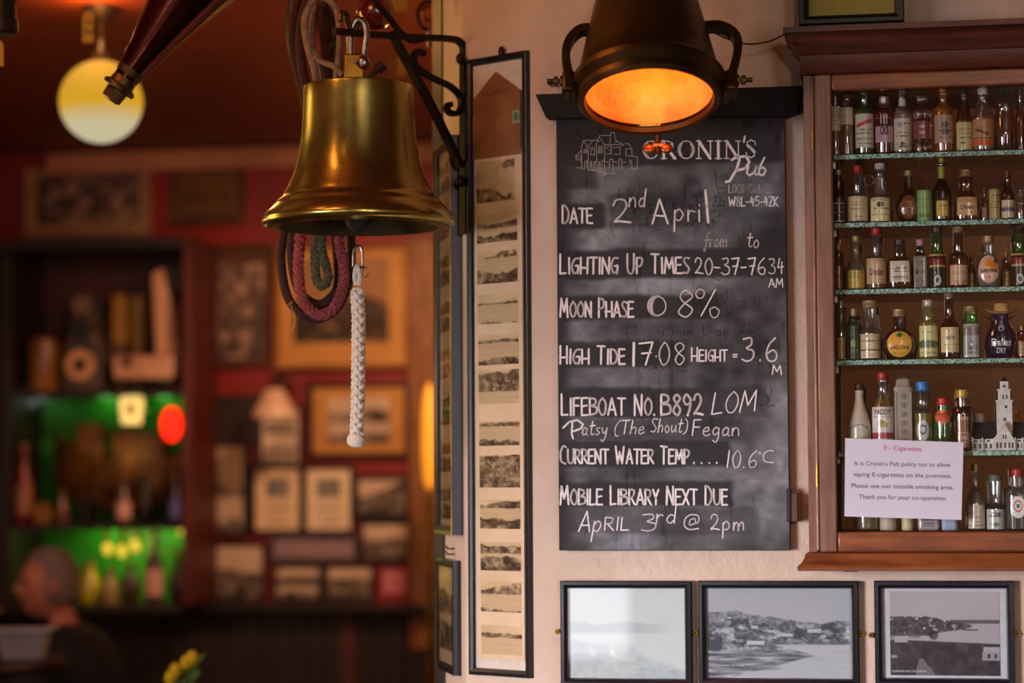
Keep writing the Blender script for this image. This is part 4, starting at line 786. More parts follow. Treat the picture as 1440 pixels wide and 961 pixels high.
t = bottle(4, 1408, 44, 440, 'round black bottle with cobalt blue neck and white lettering wearing a straw hat, fourth shelf', (24, 26, 120), (8, 8, 22), .78, prof=[(0, .5), (.03, .64), (.15, .9), (.36, 1), (.55, .92), (.7, .66), (.78, .52), (1, .5)], nr=.5, ys=.7, cap=None, text=[('Dallas', .27, .62, .16, (206, 206, 210)), ('DRY', .11, .3, .12, (200, 200, 206))], lb=[(.52, .82, .34, labfn((22, 22, 34), 0, seed=38, blob=[(.5, .55, .3, (150, 150, 158)), (.5, .62, .14, (50, 50, 60)), (.5, .2, .18, (90, 90, 100))]), 1)])
hx, hz = MAIN.pt(1408.5, 441, .09); hr = (MAIN.x(1420, 480, .09) - MAIN.x(1397, 480, .09)) / 2
hat = T('miniature_hat', 'tiny straw coloured cowboy hat set on the blue necked bottle', 'hat', MAIN, (hx, -.09, hz - .002))
STRAW = M('straw', (206, 164, 96), .7, 0, (170, 126, 66), 60, .2, 200)
brim = MB(); L = []
for rr_, zb_, in ((.95, 0), (1.3, -.0008), (1.7, .0002), (2.1, .003), (2.12, .0036), (1.7, .0008), (1.3, 0), (.95, .001)):
    L.append([(hx + hr * rr_ * math.cos(a), -.09 + hr * rr_ * .8 * math.sin(a), hz + zb_ + (.0045 * (rr_ - 1) * math.cos(a) ** 2 - .003 * (rr_ - 1) * math.sin(a) ** 2)) for a in [2 * math.pi * k / 28 for k in range(28)]])
brim.rings(L, closed=True); hat.part('brim', brim, STRAW, smooth=60)
L = []
for rr_, zz_ in ((1.06, 0), (1.0, .004), (.9, .013), (.8, .0165), (.6, .016), (.3, .0135), (.05, .0125)):
    L.append([(hx + hr * rr_ * math.cos(a), -.09 + hr * rr_ * .8 * math.sin(a), hz + zz_ - (.0035 * math.cos(a) if zz_ > .01 and False else 0)) for a in [2 * math.pi * k / 28 for k in range(28)]])
hat.part('crown', MB().rings(L, cap0=False), STRAW, smooth=60)
hat.part('hat_band', MB().lathe([(hr * 1.06, hz + .0006), (hr * 1.03, hz + .0032)], (hx, -.09, 0), 24, ys=.82), solid((150, 110, 60)))
bottle(4, 1437, 13, 458, 'small amber bottle cut by the right edge beside the hat bottle, fourth shelf', (170, 70, 20), None, lb=(.08, .5, .9, labfn((150, 110, 80), 3, seed=39)), cap=((150, 110, 70), .12))
# ---- fifth shelf
bottle(5, 1207, 33, 540, 'cream coloured cone bottle with brown cap behind the notice, fifth shelf', (214, 196, 170), None, op=True, s=.36, e=.88, nr=.36, k='s', lb=(.2, .52, .8, labfn((206, 190, 170), 0, seed=40, blob=[(.5, .8, .5, (120, 130, 120)), (.5, .8, .42, (206, 196, 176))])), cap=((80, 50, 40), .1))
bottle(5, 1240, 32, 524, 'red capped bottle of yellow whiskey with white lettered label, fifth shelf', CLEAR, (214, 160, 40), .72, s=.5, e=.82, nr=.4, k='s', lb=(.14, .56, .93, labfn((222, 212, 204), 1, seed=41, band=[(.78, .95, (170, 60, 90))], blob=[(.45, .5, .13, (130, 130, 90)), (.55, .55, .1, (180, 160, 60))])), cap=((190, 40, 34), .1, 0), text=[('PADDY', .46, .72, .07, (40, 44, 40))])
fl = bottle(5, 1269, 27, 531, 'pale grey ceramic tower shaped bottle with raised ornament, fifth shelf', (158, 146, 132), None, op=True, prof=[(0, 1), (.04, 1), (.05, .94), (.8, .94), (.82, 1), (.86, 1), (.88, .8), (.97, .7), (1, .3)], n=7, cap=None)
bx_ = MAIN.x(1269, 480, .09); bz_ = shz[5]; hh = MAIN.z(1269, 531, .09) - bz_; rr_ = (MAIN.x(1269 + 13.5, 480, .09) - MAIN.x(1269 - 13.5, 480, .09)) / 2
fl.part('ornament', MB().box(bx_ - rr_ * .9, bx_ - rr_ * .62, -.09 - rr_ * .99, -.09 - rr_ * .9, bz_ + hh * .06, bz_ + hh * .8).box(bx_ + rr_ * .62, bx_ + rr_ * .9, -.09 - rr_ * .99, -.09 - rr_ * .9, bz_ + hh * .06, bz_ + hh * .8)
        .add([], []), solid((150, 140, 128)), bevel=.0006)
for i in range(6): fl.part('ornament', MB().lathe([(rr_ * .3, 0), (rr_ * .3, .002), (rr_ * .12, .0026)], (0, 0, 0), 10, M=Matrix.Rotation(R(90), 4, 'X')).xf(Matrix.Translation((bx_, -.09 - rr_ * .9, bz_ + hh * (.14 + .12 * i)))), solid((128, 118, 108)))
bottle(5, 1296, 29, 537, 'blue capped clear bottle of bright yellow liqueur, fifth shelf', CLEAR, (232, 214, 20), .6, s=.64, e=.68, nr=.6, k='s', lb=(.14, .44, .6, labfn((190, 196, 190), 2, seed=42, blob=[(.5, .45, .3, (60, 90, 90)), (.5, .45, .18, (200, 206, 200))]), 1), cap=((30, 130, 206), .14, 0))
bottle(5, 1324, 28, 560, 'small red capped green bottle with orange oval label, fifth shelf', (30, 170, 50), (24, 130, 40), .6, s=.6, e=.78, nr=.52, k='round', lb=(.5, .78, .8, labfn((206, 100, 66), 2, seed=43, border=None), 1), cap=((200, 30, 36), .14, 0))
bottle(5, 1352, 31, 548, 'dark brown bottle with gold cap and narrow upright tan label, fifth shelf', (110, 44, 20), (50, 14, 10), .76, s=.66, e=.8, nr=.56, k='round', lb=(.05, .55, .5, labfn((176, 140, 110), 3, seed=44, dark=(80, 40, 30), band=[(.1, .5, (130, 84, 60))])), cap=((204, 164, 70), .14))
mg = bottle(5, 1376, 15, 582, 'small white cup behind the miniature church roof, fifth shelf', (206, 200, 194), None, op=True, prof=[(0, .7), (.1, .85), (.5, 1), (.95, 1), (1, .95)], cap=None, d=.03, name='small_cup', cat='cup')
bottle(5, 1428, 14, 577, 'amber yellow bottle standing behind the church tower, fifth shelf', (200, 140, 40), None, op=True, s=.8, e=.9, nr=.6, cap=((214, 160, 50), .12), d=.03)
# ---- bottom of the cabinet
bottle(6, 1215, 34, 660, 'clear bottle standing behind the lower left of the notice', CLEAR, (214, 190, 140), .25, cap=((150, 120, 80), .1), d=.08)
bottle(6, 1245, 24, 665, 'beige bottle standing behind the notice, second along the cabinet bottom', (190, 170, 150), None, op=True, cap=((150, 120, 80), .1), d=.08)
bottle(6, 1272, 16, 665, 'slim cream bottle standing behind the middle of the notice', (216, 196, 156), None, op=True, cap=((150, 120, 80), .1), d=.08)
bottle(6, 1302, 31, 660, 'square bottle with grey printed label behind the notice', (150, 144, 140), None, op=True, n=6, lb=(.02, .5, .9, labfn((160, 152, 150), 12, seed=45)), cap=((60, 60, 60), .1), d=.08)
bottle(6, 1331, 24, 660, 'pale blue bottle standing behind the right of the notice', (160, 176, 204), None, op=True, n=4, cap=((60, 60, 90), .1), d=.08)
bottle(6, 1369, 27, 652, 'tall clear bottle with yellow foil neck just right of the notice, cabinet bottom', CLEAR, (214, 206, 170), .62, s=.42, e=.74, nr=.3, k='s', lb=(.03, .38, .85, labfn((196, 176, 150), 3, seed=46)), cap=((176, 170, 70), .11))
bottle(6, 1396, 28, 668, 'grey capped bottle of dark red liquor with silvery leaf label, cabinet bottom', CLEAR, (90, 16, 20), .47, s=.42, e=.54, nr=.62, k='s', lb=(.02, .38, .92, labfn((176, 178, 172), 4, seed=47, blob=[(.5, .75, .12, (60, 120, 80))])), cap=((156, 156, 150), .12, .6), text=[('Cliff', .24, .5, .09, (40, 50, 46))])
bottle(6, 1427, 35, 660, 'red capped clear faceted bottle with white badge label, right on the cabinet bottom', CLEAR, (226, 228, 226), .8, s=.62, e=.78, nr=.46, k='round', n=2.8, lb=(.2, .56, .6, labfn((224, 216, 210), 0, seed=48, blob=[(.5, .45, .32, (196, 70, 60)), (.5, .45, .24, (220, 214, 206)), (.5, .45, .12, (50, 110, 110))]), 1), cap=((186, 26, 34), .13, 0), mat_=GL('faceted_clear', (230, 234, 232), .75, .05))

# ---- the miniature church
WH = M('church_white', (226, 220, 214), .6, 0, (196, 188, 182), 60, .2, 200); SLATE = M('church_roof', (34, 40, 52), .6, 0, (20, 24, 32), 60)
cd_ = .075; qx = lambda px: MAIN.x(px, 600, cd_); qz = lambda py: MAIN.z(1400, py, cd_)
ch = T('church_model', 'white porcelain church model with dark roof and tall tower on the fifth shelf', 'model building', MAIN, (qx(1412), -cd_, shz[5]))
x0, x1, zb, ze, zr = qx(1365), qx(1450), shz[5] + .0003, qz(618), qz(594)
ch.part('nave', MB().box(x0, x1, -.1, -.05, zb, ze), WH)
roof = ch.part('roof', MB().add([(x0, -.102, ze), (x1, -.102, ze), (x1, -.048, ze), (x0, -.048, ze), (x0 + .006, -.075, zr), (x1, -.075, zr)], [(0, 1, 5, 4), (2, 3, 4, 5), (0, 4, 3), (1, 2, 5), (0, 3, 2, 1)]), SLATE)
g0, g1, gt = qx(1395), qx(1427), qz(594)
ch.part('gable', MB().prism([(g0, zb), (g1, zb), (g1, qz(622)), ((g0 + g1) / 2, gt), (g0, qz(622))], -.106, -.1), WH, bevel=.0006)
def tw(a, b, c, d, y0=-.094, y1=-.066): return MB().box(qx(a), qx(b), y0, y1, qz(d), qz(c))
tower = ch.part('tower', tw(1401.5, 1423.5, 565, 620), WH, bevel=.0006)
ch.part('tower_stage', tw(1404, 1421, 549, 565, -.09, -.07), WH, tower, bevel=.0005); ch.part('tower_stage', tw(1407, 1419, 537, 549, -.087, -.073), WH, tower, bevel=.0005)
ch.part('cornice', tw(1400.5, 1424.5, 563.5, 566, -.096, -.064).box(qx(1403), qx(1422), -.092, -.068, qz(550), qz(548)), WH, tower)
ch.part('tower_cap', MB().add([(qx(1407), -.087, qz(537)), (qx(1419), -.087, qz(537)), (qx(1419), -.073, qz(537)), (qx(1407), -.073, qz(537)), (qx(1413), -.08, qz(530))], [(0, 1, 4), (1, 2, 4), (2, 3, 4), (3, 0, 4)]), SLATE, tower)
DK = solid((52, 58, 76))
for px, py, w_, h_ in [(1411, 588, 3.5, 5), (1413, 571, 3.5, 4), (1410, 556, 2, 6), (1415, 556, 2, 6), (1411, 542, 2, 4)]:
    ch.part('tower_window', MB().box(qx(px), qx(px + w_), -.0946 if py > 565 else -.0906, -.09 if py > 565 else -.086, qz(py + h_), qz(py)), DK, tower)
for px in (1368.5, 1376, 1384.5, 1391, 1429, 1434.5): ch.part('window', MB().box(qx(px), qx(px + 3), -.1006, -.0995, qz(631), qz(624.5)), DK)
for px in (1369, 1377.5, 1387, 1430, 1436): ch.part('window', MB().box(qx(px), qx(px + 4.5), -.1006, -.0995, qz(622), qz(619.5)), DK)
for px in (1400, 1405, 1411, 1417, 1421.5): ch.part('window', MB().box(qx(px), qx(px + 2.6), -.1066, -.1055, qz(631), qz(623)), DK)
for px in (1409, 1412.5): ch.part('window', MB().box(qx(px), qx(px + 1.8), -.1066, -.1055, qz(618), qz(612)), DK)
for px in (1366, 1380, 1396.5, 1425.5, 1436): ch.part('buttress', MB().box(qx(px), qx(px + 1.8), -.104, -.0999, zb, qz(616)), WH)

# ---- the notice on the door pane
nd = CDp + .0005; NP = lambda px, py: MAIN.pt(px, py, nd + .001)
no = T('notice', 'white printed sheet about e-cigarettes in a clear sleeve taped inside the cabinet door', 'notice', MAIN, (MAIN.x(1270, 700, nd), -nd, MAIN.z(1270, 731, nd)))
q = [NP(1188.5, 616.5), NP(1355, 622.5), NP(1352, 731.5), NP(1187.5, 726.5)]
no.part('paper', MB().prism(q[::-1], -nd - .0008, -nd - .0002), M('notice_paper', (232, 222, 238), .6, 0, (224, 214, 230), 6))
q = [NP(1184, 600), NP(1366, 607), NP(1362, 736), NP(1182, 731)]
no.part('clear_sleeve', MB().prism(q[::-1], -nd - .0013, -nd - .0011), PANE)
for s_, a, b, py, h, col in (('E - Cigarettes', 1243.5, 1296, 633.5, .0071, (196, 40, 120)), ("It is Cronin's Pub policy not to allow", 1202, 1337, 655.5, .0068, (60, 60, 70)), ('vaping E-cigarettes on the premises.', 1199.5, 1338, 671, .0068, (60, 60, 70)),
                             ('Please use our outside smoking area.', 1197.5, 1341, 687, .0068, (60, 60, 70)), ('Thank you for your co-operation', 1208, 1330, 702.5, .0068, (60, 60, 70))):
    x0, z0 = NP(a, py - 1); x1, z1 = NP(b, py + 1.5); mb = text_mb(s_, x0, x1, 0, 0, height=h * 1.05, bold=.006)
    mb.v = [(p[0], -nd - .00105, z0 + (z1 - z0) * (p[0] - x0) / (x1 - x0) + p[2]) for p in mb.v]
    no.part('printed_line', mb, solid(col), smooth=0)
# ================================================================== the copper cargo lamp
LC = at(913, 141, 3.95); u_ = 3.95 / F
LPl = Pl((LC.x, LC.y), 0); LT = Matrix.Translation(LC - Vector((LC.x, LC.y, 0))) @ Matrix.Rotation(R(-20), 4, 'X')
def lp(mb): return mb.xf(LT)
lamp = T('cargo_lamp', 'large copper ship cargo lamp glowing orange in front of the chalkboard', 'lamp', LPl, (0, 0, LC.z + .2))
COPPER = M('lamp_copper', (112, 80, 40), .4, .85, (62, 46, 24), 7, .15, 60, lo=.3, hi=.7)
lamp.part('shade', lp(MB().lathe([(.113, .012), (.121, .02), (.127, .026), (.127, .036), (.121, .042), (.116, .05), (.111, .075), (.1, .125), (.089, .175), (.076, .215), (.055, .25), (.034, .27), (.034, .31), (.02, .32)], seg=56, cap=False)), COPPER, smooth=28)
lamp.part('front_ring', lp(MB().lathe([(.105, .006), (.107, -.002), (.114, -.004), (.119, .002), (.119, .012), (.106, .013)], seg=56, cap=False)), COPPER, smooth=28)
REFL = M('reflector_paint', (255, 200, 116), .5, 0, (236, 140, 62), 14)
lamp.part('reflector', lp(MB().lathe([(.105, .012), (.102, .03), (.096, .075), (.084, .13), (.066, .18), (.04, .21), (.01, .218)], seg=48, cap=False)), REFL, smooth=60)
lamp.part('bulb', lp(MB().sphere((0, 0, .12), .018, 1, 1, 1.4)), EM('bulb_glow', (255, 170, 60), 1.3))
lamp.part('glass_pane', lp(MB().lathe([(.1045, .008), (.1045, .011)], seg=48)), PANE)
for s in (-1, 1):
    pts = [(.094 * s, 0, .135), (.112 * s, 0, .132), (.128 * s, 0, .115), (.136 * s, 0, .09), (.134 * s, 0, .06), (.128 * s, 0, .036)] if s < 0 else [(.094, 0, .137), (.12, 0, .138), (.142, 0, .126), (.15, 0, .105), (.146, 0, .075), (.134, 0, .036)]
    h = lamp.part('handle', lp(MB().tube(catmull(pts, 6), 0, sq=(.0105, .0068))), BRONZE)
    x = (.128 if s < 0 else .13) * s
    lamp.part('lug', lp(MB().box(min(x * .95, x * 1.12), max(x * .95, x * 1.12), -.022, .016, .008, .046)), BRONZE, h, bevel=.005)
    lamp.part('bolt', lp(MB().tube([(x * .95, -.012, .03), (x + s * .04, -.012, .03)], .0042, 10)), COPPER, h)
    for dx, rr in ((.012, .009), (.022, .008)):
        lamp.part('nut', lp(MB().tube([(x + s * dx, -.012, .03), (x + s * (dx + .007), -.012, .03)], rr, 6)), BRONZE, h, bevel=.001, smooth=0)
    lamp.part('hinge_knuckle', lp(MB().tube([(x * .97, -.02, .012), (x * .97, .02, .012)], .0085, 12)), BRONZE, h)
sc = lamp.part('clamp_screw', lp(MB().tube([(.02, .113, .012), (.02, .124, -.034)], .0052, 10)), COPPER, label='copper wing clamp screw at the front rim')
wing = MB()
for s in (-1, 1): wing.sphere((.02 + s * .0145, .121, -.026), .011, 1, .5, .85, 14, 8)
wing.tube([(.011, .121, -.02), (.029, .121, -.02)], .0058, 8); lamp.part('wing_nut', lp(wing), M('wing_copper', (214, 120, 60), .35, .8, (160, 84, 40), 40), sc)
top = LT @ Vector((0, 0, .31)); lamp.part('stem', MB().tube([top, (top.x, top.y, 2.757)], .009, 10), BRONZE)
l = light('cargo_lamp_bulb', 'POINT', LC + Vector((0, .01, 0)), (1, .36, .05), .6, .02); l.location = (LT @ Vector((0, 0, .075))) + Vector((LC.x, LC.y, 0))
pa, pb, pc_ = at(1000, 44, 4.0), at(1052, 62, 4.12), at(1110, 45, 4.12)
single('lamp_cable', MB().tube(catmull([LPl.local(pa), LPl.local(at(1024, 55, 4.06)), LPl.local(pb), LPl.local(at(1082, 58, 4.12)), LPl.local(pc_)], 6), .0014, 6), solid((40, 32, 28)), 'thin dark cable running from the copper lamp to the cabinet cornice', 'cable', LPl, LPl.local(pa))

# ================================================================== bell, bracket and ropes
bu = BR.x(504.5, 250); Bax = BR.world(bu, 0, 0); uB = Bax.y / F
print('bell at', Bax, 'unit', uB)
WB = Pl((Bax.x, Bax.y), 0)
def bz(py, off=0): return at(504.5, py, Bax.y + off).z
def bq(px, py, off=0):                         # pixel to bell-plane coordinates, off metres behind the bell axis
    return WB.local(at(px, py, Bax.y + off))
zr = bz(318); Rb = 136.5 * uB
P = [(0, 0), (.6, .004), (1, .012)]
prof = [(113, 321), (128, 319), (134, 317.5), (137, 313), (136.5, 308), (130, 299), (121.5, 291), (117.5, 287.5), (117, 284.5), (112, 281), (107, 276.5), (106, 273.5), (102, 266), (95, 252), (89.5, 238), (85.5, 222), (82.5, 205), (80.5, 188), (79, 165), (78, 140), (78, 126), (77.5, 122.5), (74, 120.5), (40, 117), (1, 116)]
PB = [(r * uB, bz(y)) for r, y in prof]
bell = T('ship_bell', 'large tarnished brass bell hanging from the wrought iron bracket', 'bell', WB, (0, 0, bz(100)))
BELLM = M('bell_brass', (190, 170, 92), .3, .96, (162, 142, 72), 5, .02, 40, lo=.3, hi=.6)
def belly():
    m = BELLM; nt = m.node_tree; b = nt.nodes['Principled BSDF']; n2 = _noise(nt, 26, None, 8, .75); mr = nt.nodes.new('ShaderNodeMapRange')
    mr.inputs[1].default_value = .35; mr.inputs[2].default_value = .7; mr.inputs[3].default_value = .2; mr.inputs[4].default_value = .3
    nt.links.new(n2.outputs['Fac'], mr.inputs[0]); nt.links.new(mr.outputs[0], b.inputs['Roughness'])
belly()
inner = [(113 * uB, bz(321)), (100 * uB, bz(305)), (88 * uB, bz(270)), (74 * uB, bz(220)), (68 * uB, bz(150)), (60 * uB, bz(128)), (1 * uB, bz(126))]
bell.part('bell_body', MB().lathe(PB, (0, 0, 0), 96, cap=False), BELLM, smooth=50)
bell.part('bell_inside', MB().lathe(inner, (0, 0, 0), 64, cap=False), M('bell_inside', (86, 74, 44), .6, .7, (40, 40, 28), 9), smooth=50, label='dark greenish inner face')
cz = bz(321); bell.part('clapper', MB().sphere((0, 0, cz + .016), .024).tube([(0, 0, cz + .01), (0, 0, bz(130))], .006, 8), M('clapper_iron', (60, 58, 50), .7, .4, (30, 30, 26), 60, .5, 90), smooth=50)
bell.part('lug', MB().box(-20 * uB, 8.5 * uB, -.012, .012, bz(118), bz(77)), BRASS, bevel=.003, label='upright brass hanging lug')
bell.part('lug_bolt', MB().tube([bq(512, 117), bq(530, 99)], .0045, 8).tube([bq(530, 99), bq(540, 91)], .009, 8), IRON)
sh = T('shackle', 'grey steel bow shackle joining the bell to the bracket hook', 'shackle', WB, bq(503, 88))
sh.part('bow', MB().tube(catmull([bq(493, 78), bq(493, 50), bq(497, 34), bq(504, 28), bq(512, 33), bq(515, 48), bq(513, 66), bq(511, 84)], 7), .0068, 12), STEEL)
sh.part('pin', MB().tube([bq(490, 88, -.006), bq(518, 88, -.012)], .0055, 10), STEEL); sh.part('pin_eye', MB().sphere(bq(511, 88, -.012), .0125, 1, .8, 1, 16, 10), STEEL)
# bracket
def bp(px, py, d=0):
    x, z = BR.pt(px, py, d); return Vector((x, -d, z))
brk = T('bell_bracket', 'black wrought iron scrolled wall bracket carrying the bell', 'bracket', BR, (0, 0, BR.z(652, 300)))
brk.part('arm', MB().tube(catmull([bp(470, 44), bp(500, 47), bp(540, 50), bp(590, 53), bp(630, 54.5), bp(645, 58), bp(651.5, 68), bp(652, 90), bp(652, 120)], 6), 0, sq=(.0055, .0055)), IRON)
brk.part('wall_plate', MB().tube([bp(652, 60), bp(652, 330)], 0, sq=(.0075, .004)), IRON)
brk.part('strut', MB().tube(catmull([bp(552, 44), bp(558, 60), bp(580, 100), bp(612, 160), bp(648, 235)], 5), 0, sq=(.007, .006)), IRON)
brk.part('scroll', MB().tube(catmull([bp(597, 76), bp(588, 72), bp(582, 80), bp(584, 92), bp(597, 103), bp(615, 113), bp(632, 121), bp(645, 133), bp(649, 146), bp(645, 158), bp(636, 160), bp(629, 155), bp(630, 148), bp(635, 147)], 6), 0, sq=(.0048, .0048)), IRON)
for a, b in ((648, 83), (648, 255)): brk.part('wall_bolt', MB().sphere(bp(a, b, .01), .011, 1, .7, 1, 14, 8), IRON)
brk.part('hook', MB().tube(catmull([bp(478, 30), bp(480, 18), bp(487, 20), bp(489, 33), bp(495, 44), bp(504, 43), bp(508, 34)], 6), .0052, 8), M('rusty_brass', (120, 84, 40), .45, .8, (60, 40, 24), 60, .4, 120))
brk.part('upper_brace', MB().tube(catmull([bp(505, -40), bp(525, 0), bp(545, 22), bp(562, 44), bp(580, 58), bp(600, 54)], 6), 0, sq=(.004, .004)), IRON)
# far scroll work
FS = Pl(xy(at(604, 20, 4.95)), 0)
def fp(px, py): return FS.local(at(px, py, 4.95))
fs = T('iron_scroll', 'out of focus iron ring scroll above the bell bracket', 'bracket', FS, fp(604, 60))
fs.part('ring', MB().tube([fp(603 + 16 * math.cos(a), 22 + 20 * math.sin(a)) for a in [2 * math.pi * k / 24 for k in range(24)]], .004, 8, closed=True), IRON)
fs.part('ring', MB().tube([fp(603 + 9 * math.cos(a), 18 + 10 * math.sin(a)) for a in [2 * math.pi * k / 20 for k in range(20)]], .003, 8, closed=True), BRASS)
fs.part('stem', MB().tube([fp(606, 40), fp(604, 66)], .006, 8).tube([fp(600, -60), fp(604, 2)], .004, 8), STEEL)
# bell rope
rope = T('bell_rope', 'white plaited bell pull with a round knot at its end', 'rope', WB, bq(504, 632))
ROPEW = M('white_cord', (240, 228, 212), .85, 0, (214, 200, 186), 300, .2, 400)
so = -.012
sk = rope.part('small_shackle', MB().tube(catmull([bq(496.5, 376, so), bq(497, 357, so), bq(499.5, 348.5, so), bq(503.5, 346, so), bq(507.5, 348.5, so), bq(509.5, 357, so), bq(510, 376, so)], 6), .0022, 8).tube([bq(494, 376, so), bq(512.5, 376, so)], .0026, 8), STEEL, label='small steel shackle')
rope.part('key_ring', MB().tube([bq(514 + 4 * math.cos(a), 383 + 7 * math.sin(a), so) for a in [2 * math.pi * k / 18 for k in range(18)]], .0009, 6, closed=True), STEEL, sk)
rope.part('loop', MB().tube(catmull([bq(501, 402, so), bq(499, 388, so), bq(502, 374, so), bq(506, 388, so), bq(505, 402, so)], 5), .0042, 8).tube([bq(500, 405, so), bq(502, 415, so)], .006, 8).tube([bq(505, 405, so), bq(504, 415, so)], .006, 8), ROPEW)
rope.part('plait', MB().braid([bq(502.5, 410, so), bq(504.5, 450, so), bq(504, 500, so), bq(503.5, 560, so), bq(502, 600, so), bq(501.5, 611, so)], .0108, 3, .05, .0043, .003, seg=6), ROPEW, smooth=60)
kc = bq(501.5, 620, so); kn = MB().sphere(kc, .0125)
for k in range(7):
    tz = Matrix.Rotation(math.pi * k / 7, 3, 'Z') @ Matrix.Rotation(R(38), 3, 'X')
    kn.tube([Vector(kc) + tz @ Vector((.0148 * math.cos(a), .0148 * math.sin(a), 0)) for a in [2 * math.pi * j / 24 for j in range(24)]], .0027, 6, closed=True)
rope.part('knot', kn, ROPEW, smooth=60)
# hanging rope coils behind the bell
MAR = M('maroon_rope', (74, 30, 28), .8, 0, (42, 16, 18), 90, .6, 160); PINK = M('pink_rope', (176, 84, 84), .8, 0, (140, 62, 64), 60, .15, 160); OLV = M('olive_rope', (112, 104, 72), .8, 0, (84, 78, 54), 60, .15, 160); GREYR = M('grey_cord', (150, 124, 104), .7, 0, (104, 84, 72), 60, .3, 120)
o = .22
def coil(label, pts, r, m, kind='tube', closed=False, pitch=.045, nm='hanging_rope'):
    P = catmull([bq(*p) for p in pts], 8, closed); base = bq(pts[0][0], pts[0][1], pts[0][2])
    mb = MB().tube(P, r, 10, closed) if kind == 'tube' else MB().braid(P, r, 4, pitch, r * .44, .004, closed)
    return single(nm, mb, m, label, 'rope', WB, base, smooth=60)
coil('outer maroon rope loop hanging behind the bell', [(446, -270, o), (441, -70, o), (424, -20, o), (412, 30, o), (414, 80, o), (428, 140, o), (440, 220, o), (416, 285, o), (399, 330, o), (396, 375, o), (408, 425, o), (440, 448, o), (472, 436, o), (491, 395, o), (494, 350, o), (490, 280, o), (480, 150, o), (470, 20, o), (455, -20, o), (451, -70, o), (448, -268, o)], .0088, MAR)
coil('inner maroon rope loop hanging behind the bell', [(447, -66, o - .01), (440, -20, o - .02), (424, 30, o - .02), (424, 90, o - .02), (440, 180, o - .02), (440, 240, o - .02), (416, 310, o - .02), (410, 360, o - .02), (420, 408, o - .02), (444, 428, o - .02), (464, 420, o - .02), (476, 392, o - .02), (470, 300, o - .02), (462, 120, o - .02), (450, -20, o - .02), (448, -66, o - .01)], .0092, MAR)
coil('pink braided rope loop below the bell', [(432, 200, o - .03), (425, 300, o - .03), (421, 350, o - .04), (420, 385, o - .04), (427, 425, o - .045), (448, 443, o - .045), (468, 436, o - .045), (482, 405, o - .04), (483, 370, o - .04), (476, 335, o - .03), (468, 200, o - .03)], .0088, PINK, 'braid')
coil('olive green braided rope doubled back below the bell', [(438, 200, o - .05), (443, 320, o - .05), (443, 365, o - .05), (445, 392, o - .05), (453, 403, o - .05), (461, 393, o - .05), (459, 375, o - .05), (452, 350, o - .05), (453, 320, o - .05), (456, 200, o - .05)], .0078, OLV, 'braid')
coil('thin frayed tan string tied round the pink rope', [(404, 430, o - .07), (411, 424, o - .07), (409, 430, o - .07), (414, 442, o - .07), (415, 455, o - .07), (412, 465, o - .07)], .0007, solid((190, 150, 90)), nm='frayed_string')
coil('left grey cord of the bundle above the bell', [(452, -20, o - .1), (436, 8, o - .1), (428, 28, o - .1), (431, 60, o - .1), (441, 95, o - .1), (450, 140, o - .05)], .0062, GREYR, nm='hanging_rope')
coil('second grey cord curving behind the left cord above the bell', [(444, -10, o - .07), (440, 20, o - .07), (438, 60, o - .07), (450, 90, o - .07), (458, 140, o - .05)], .005, GREYR, nm='hanging_rope')
coil('upright grey cord beside the brass lug above the bell', [(450, -4, o - .12), (462, 0, o - .12), (473, 14, o - .12), (477, 40, o - .12), (477, 70, o - .12), (474, 100, o - .12), (472, 140, o - .08)], .0062, GREYR, nm='hanging_rope')
coil('short grey cord slanting down to the brass lug', [(440, 80, o - .1), (455, 88, o - .12), (470, 94, o - .13), (482, 106, o - .14)], .0052, GREYR, nm='hanging_rope')
for i, (pts, m) in enumerate((([(428, -20), (416, 20), (416, 70), (428, 110), (440, 160), (450, 200)], MAR), ([(450, -20), (446, 30), (448, 70), (446, 110)], PINK), ([(466, -20), (460, 30), (463, 80), (458, 120)], MAR), ([(420, -20), (410, 10), (410, 60), (420, 100), (440, 160), (450, 200)], solid((40, 26, 30))), ([(462, 50), (455, 60), (462, 72), (470, 60)], solid((26, 26, 34))))):
    coil(['thick maroon rope at the left of the bundle above the bell', 'pinkish rope deep in the bundle above the bell', 'dark maroon rope behind the upright grey cord', 'near black rope at the outer left of the bundle', 'dark blue cord tangled in the middle of the bundle'][i], [(a, b, o + .03) for a, b in pts], .009, m)
g = bq(528, 16, .3); fl_ = T('net_float', 'dark red glass float ball behind the bell shackle', 'float', WB, g)
fl_.part('glass_ball', MB().sphere(g, .036), M('red_glass', (96, 22, 18), .15, 0, (60, 12, 12), 8, coat=.5)); fl_.part('cord', MB().tube([g + Vector((0, 0, .034)), g + Vector((0, 0, .2))], .003, 6), MAR)

# ================================================================== copper cone, lantern, tags
CP = Pl(xy(at(165, 126, 3.85)), 0); uc = 3.85 / F
def cq(px, py): return CP.local(at(px, py, 3.85))
a0 = cq(157, 138); ax = (cq(257, 0) - a0).normalized(); Rt = ax.to_track_quat('Z', 'Y').to_matrix().to_4x4()
def cone(pf, seg=40, smooth=True): return MB().lathe([(r * uc, l * uc) for r, l in pf], (0, 0, 0), seg).xf(Matrix.Translation(a0) @ Rt)
cn = T('copper_horn', 'polished copper cone with a bronze nozzle pointing down at the upper left', 'horn', CP, a0)
cn.part('cone', cone([(17, 28), (19, 42), (28, 90), (40, 140), (56, 200), (74, 260), (80, 266), (76, 272)]), M('polished_copper', (112, 52, 38), .17, .95, (66, 28, 22), 4, .1, 30, lo=.3, hi=.7), smooth=40)
ce = a0 + ax * (266 * uc); cn.part('cord', MB().tube([ce, (ce.x, ce.y, 2.758)], .003, 6), MAR)
cn.part('seam', cone([(18.2, 40), (19.6, 40), (21, 50), (19.6, 50)]), BRONZE)
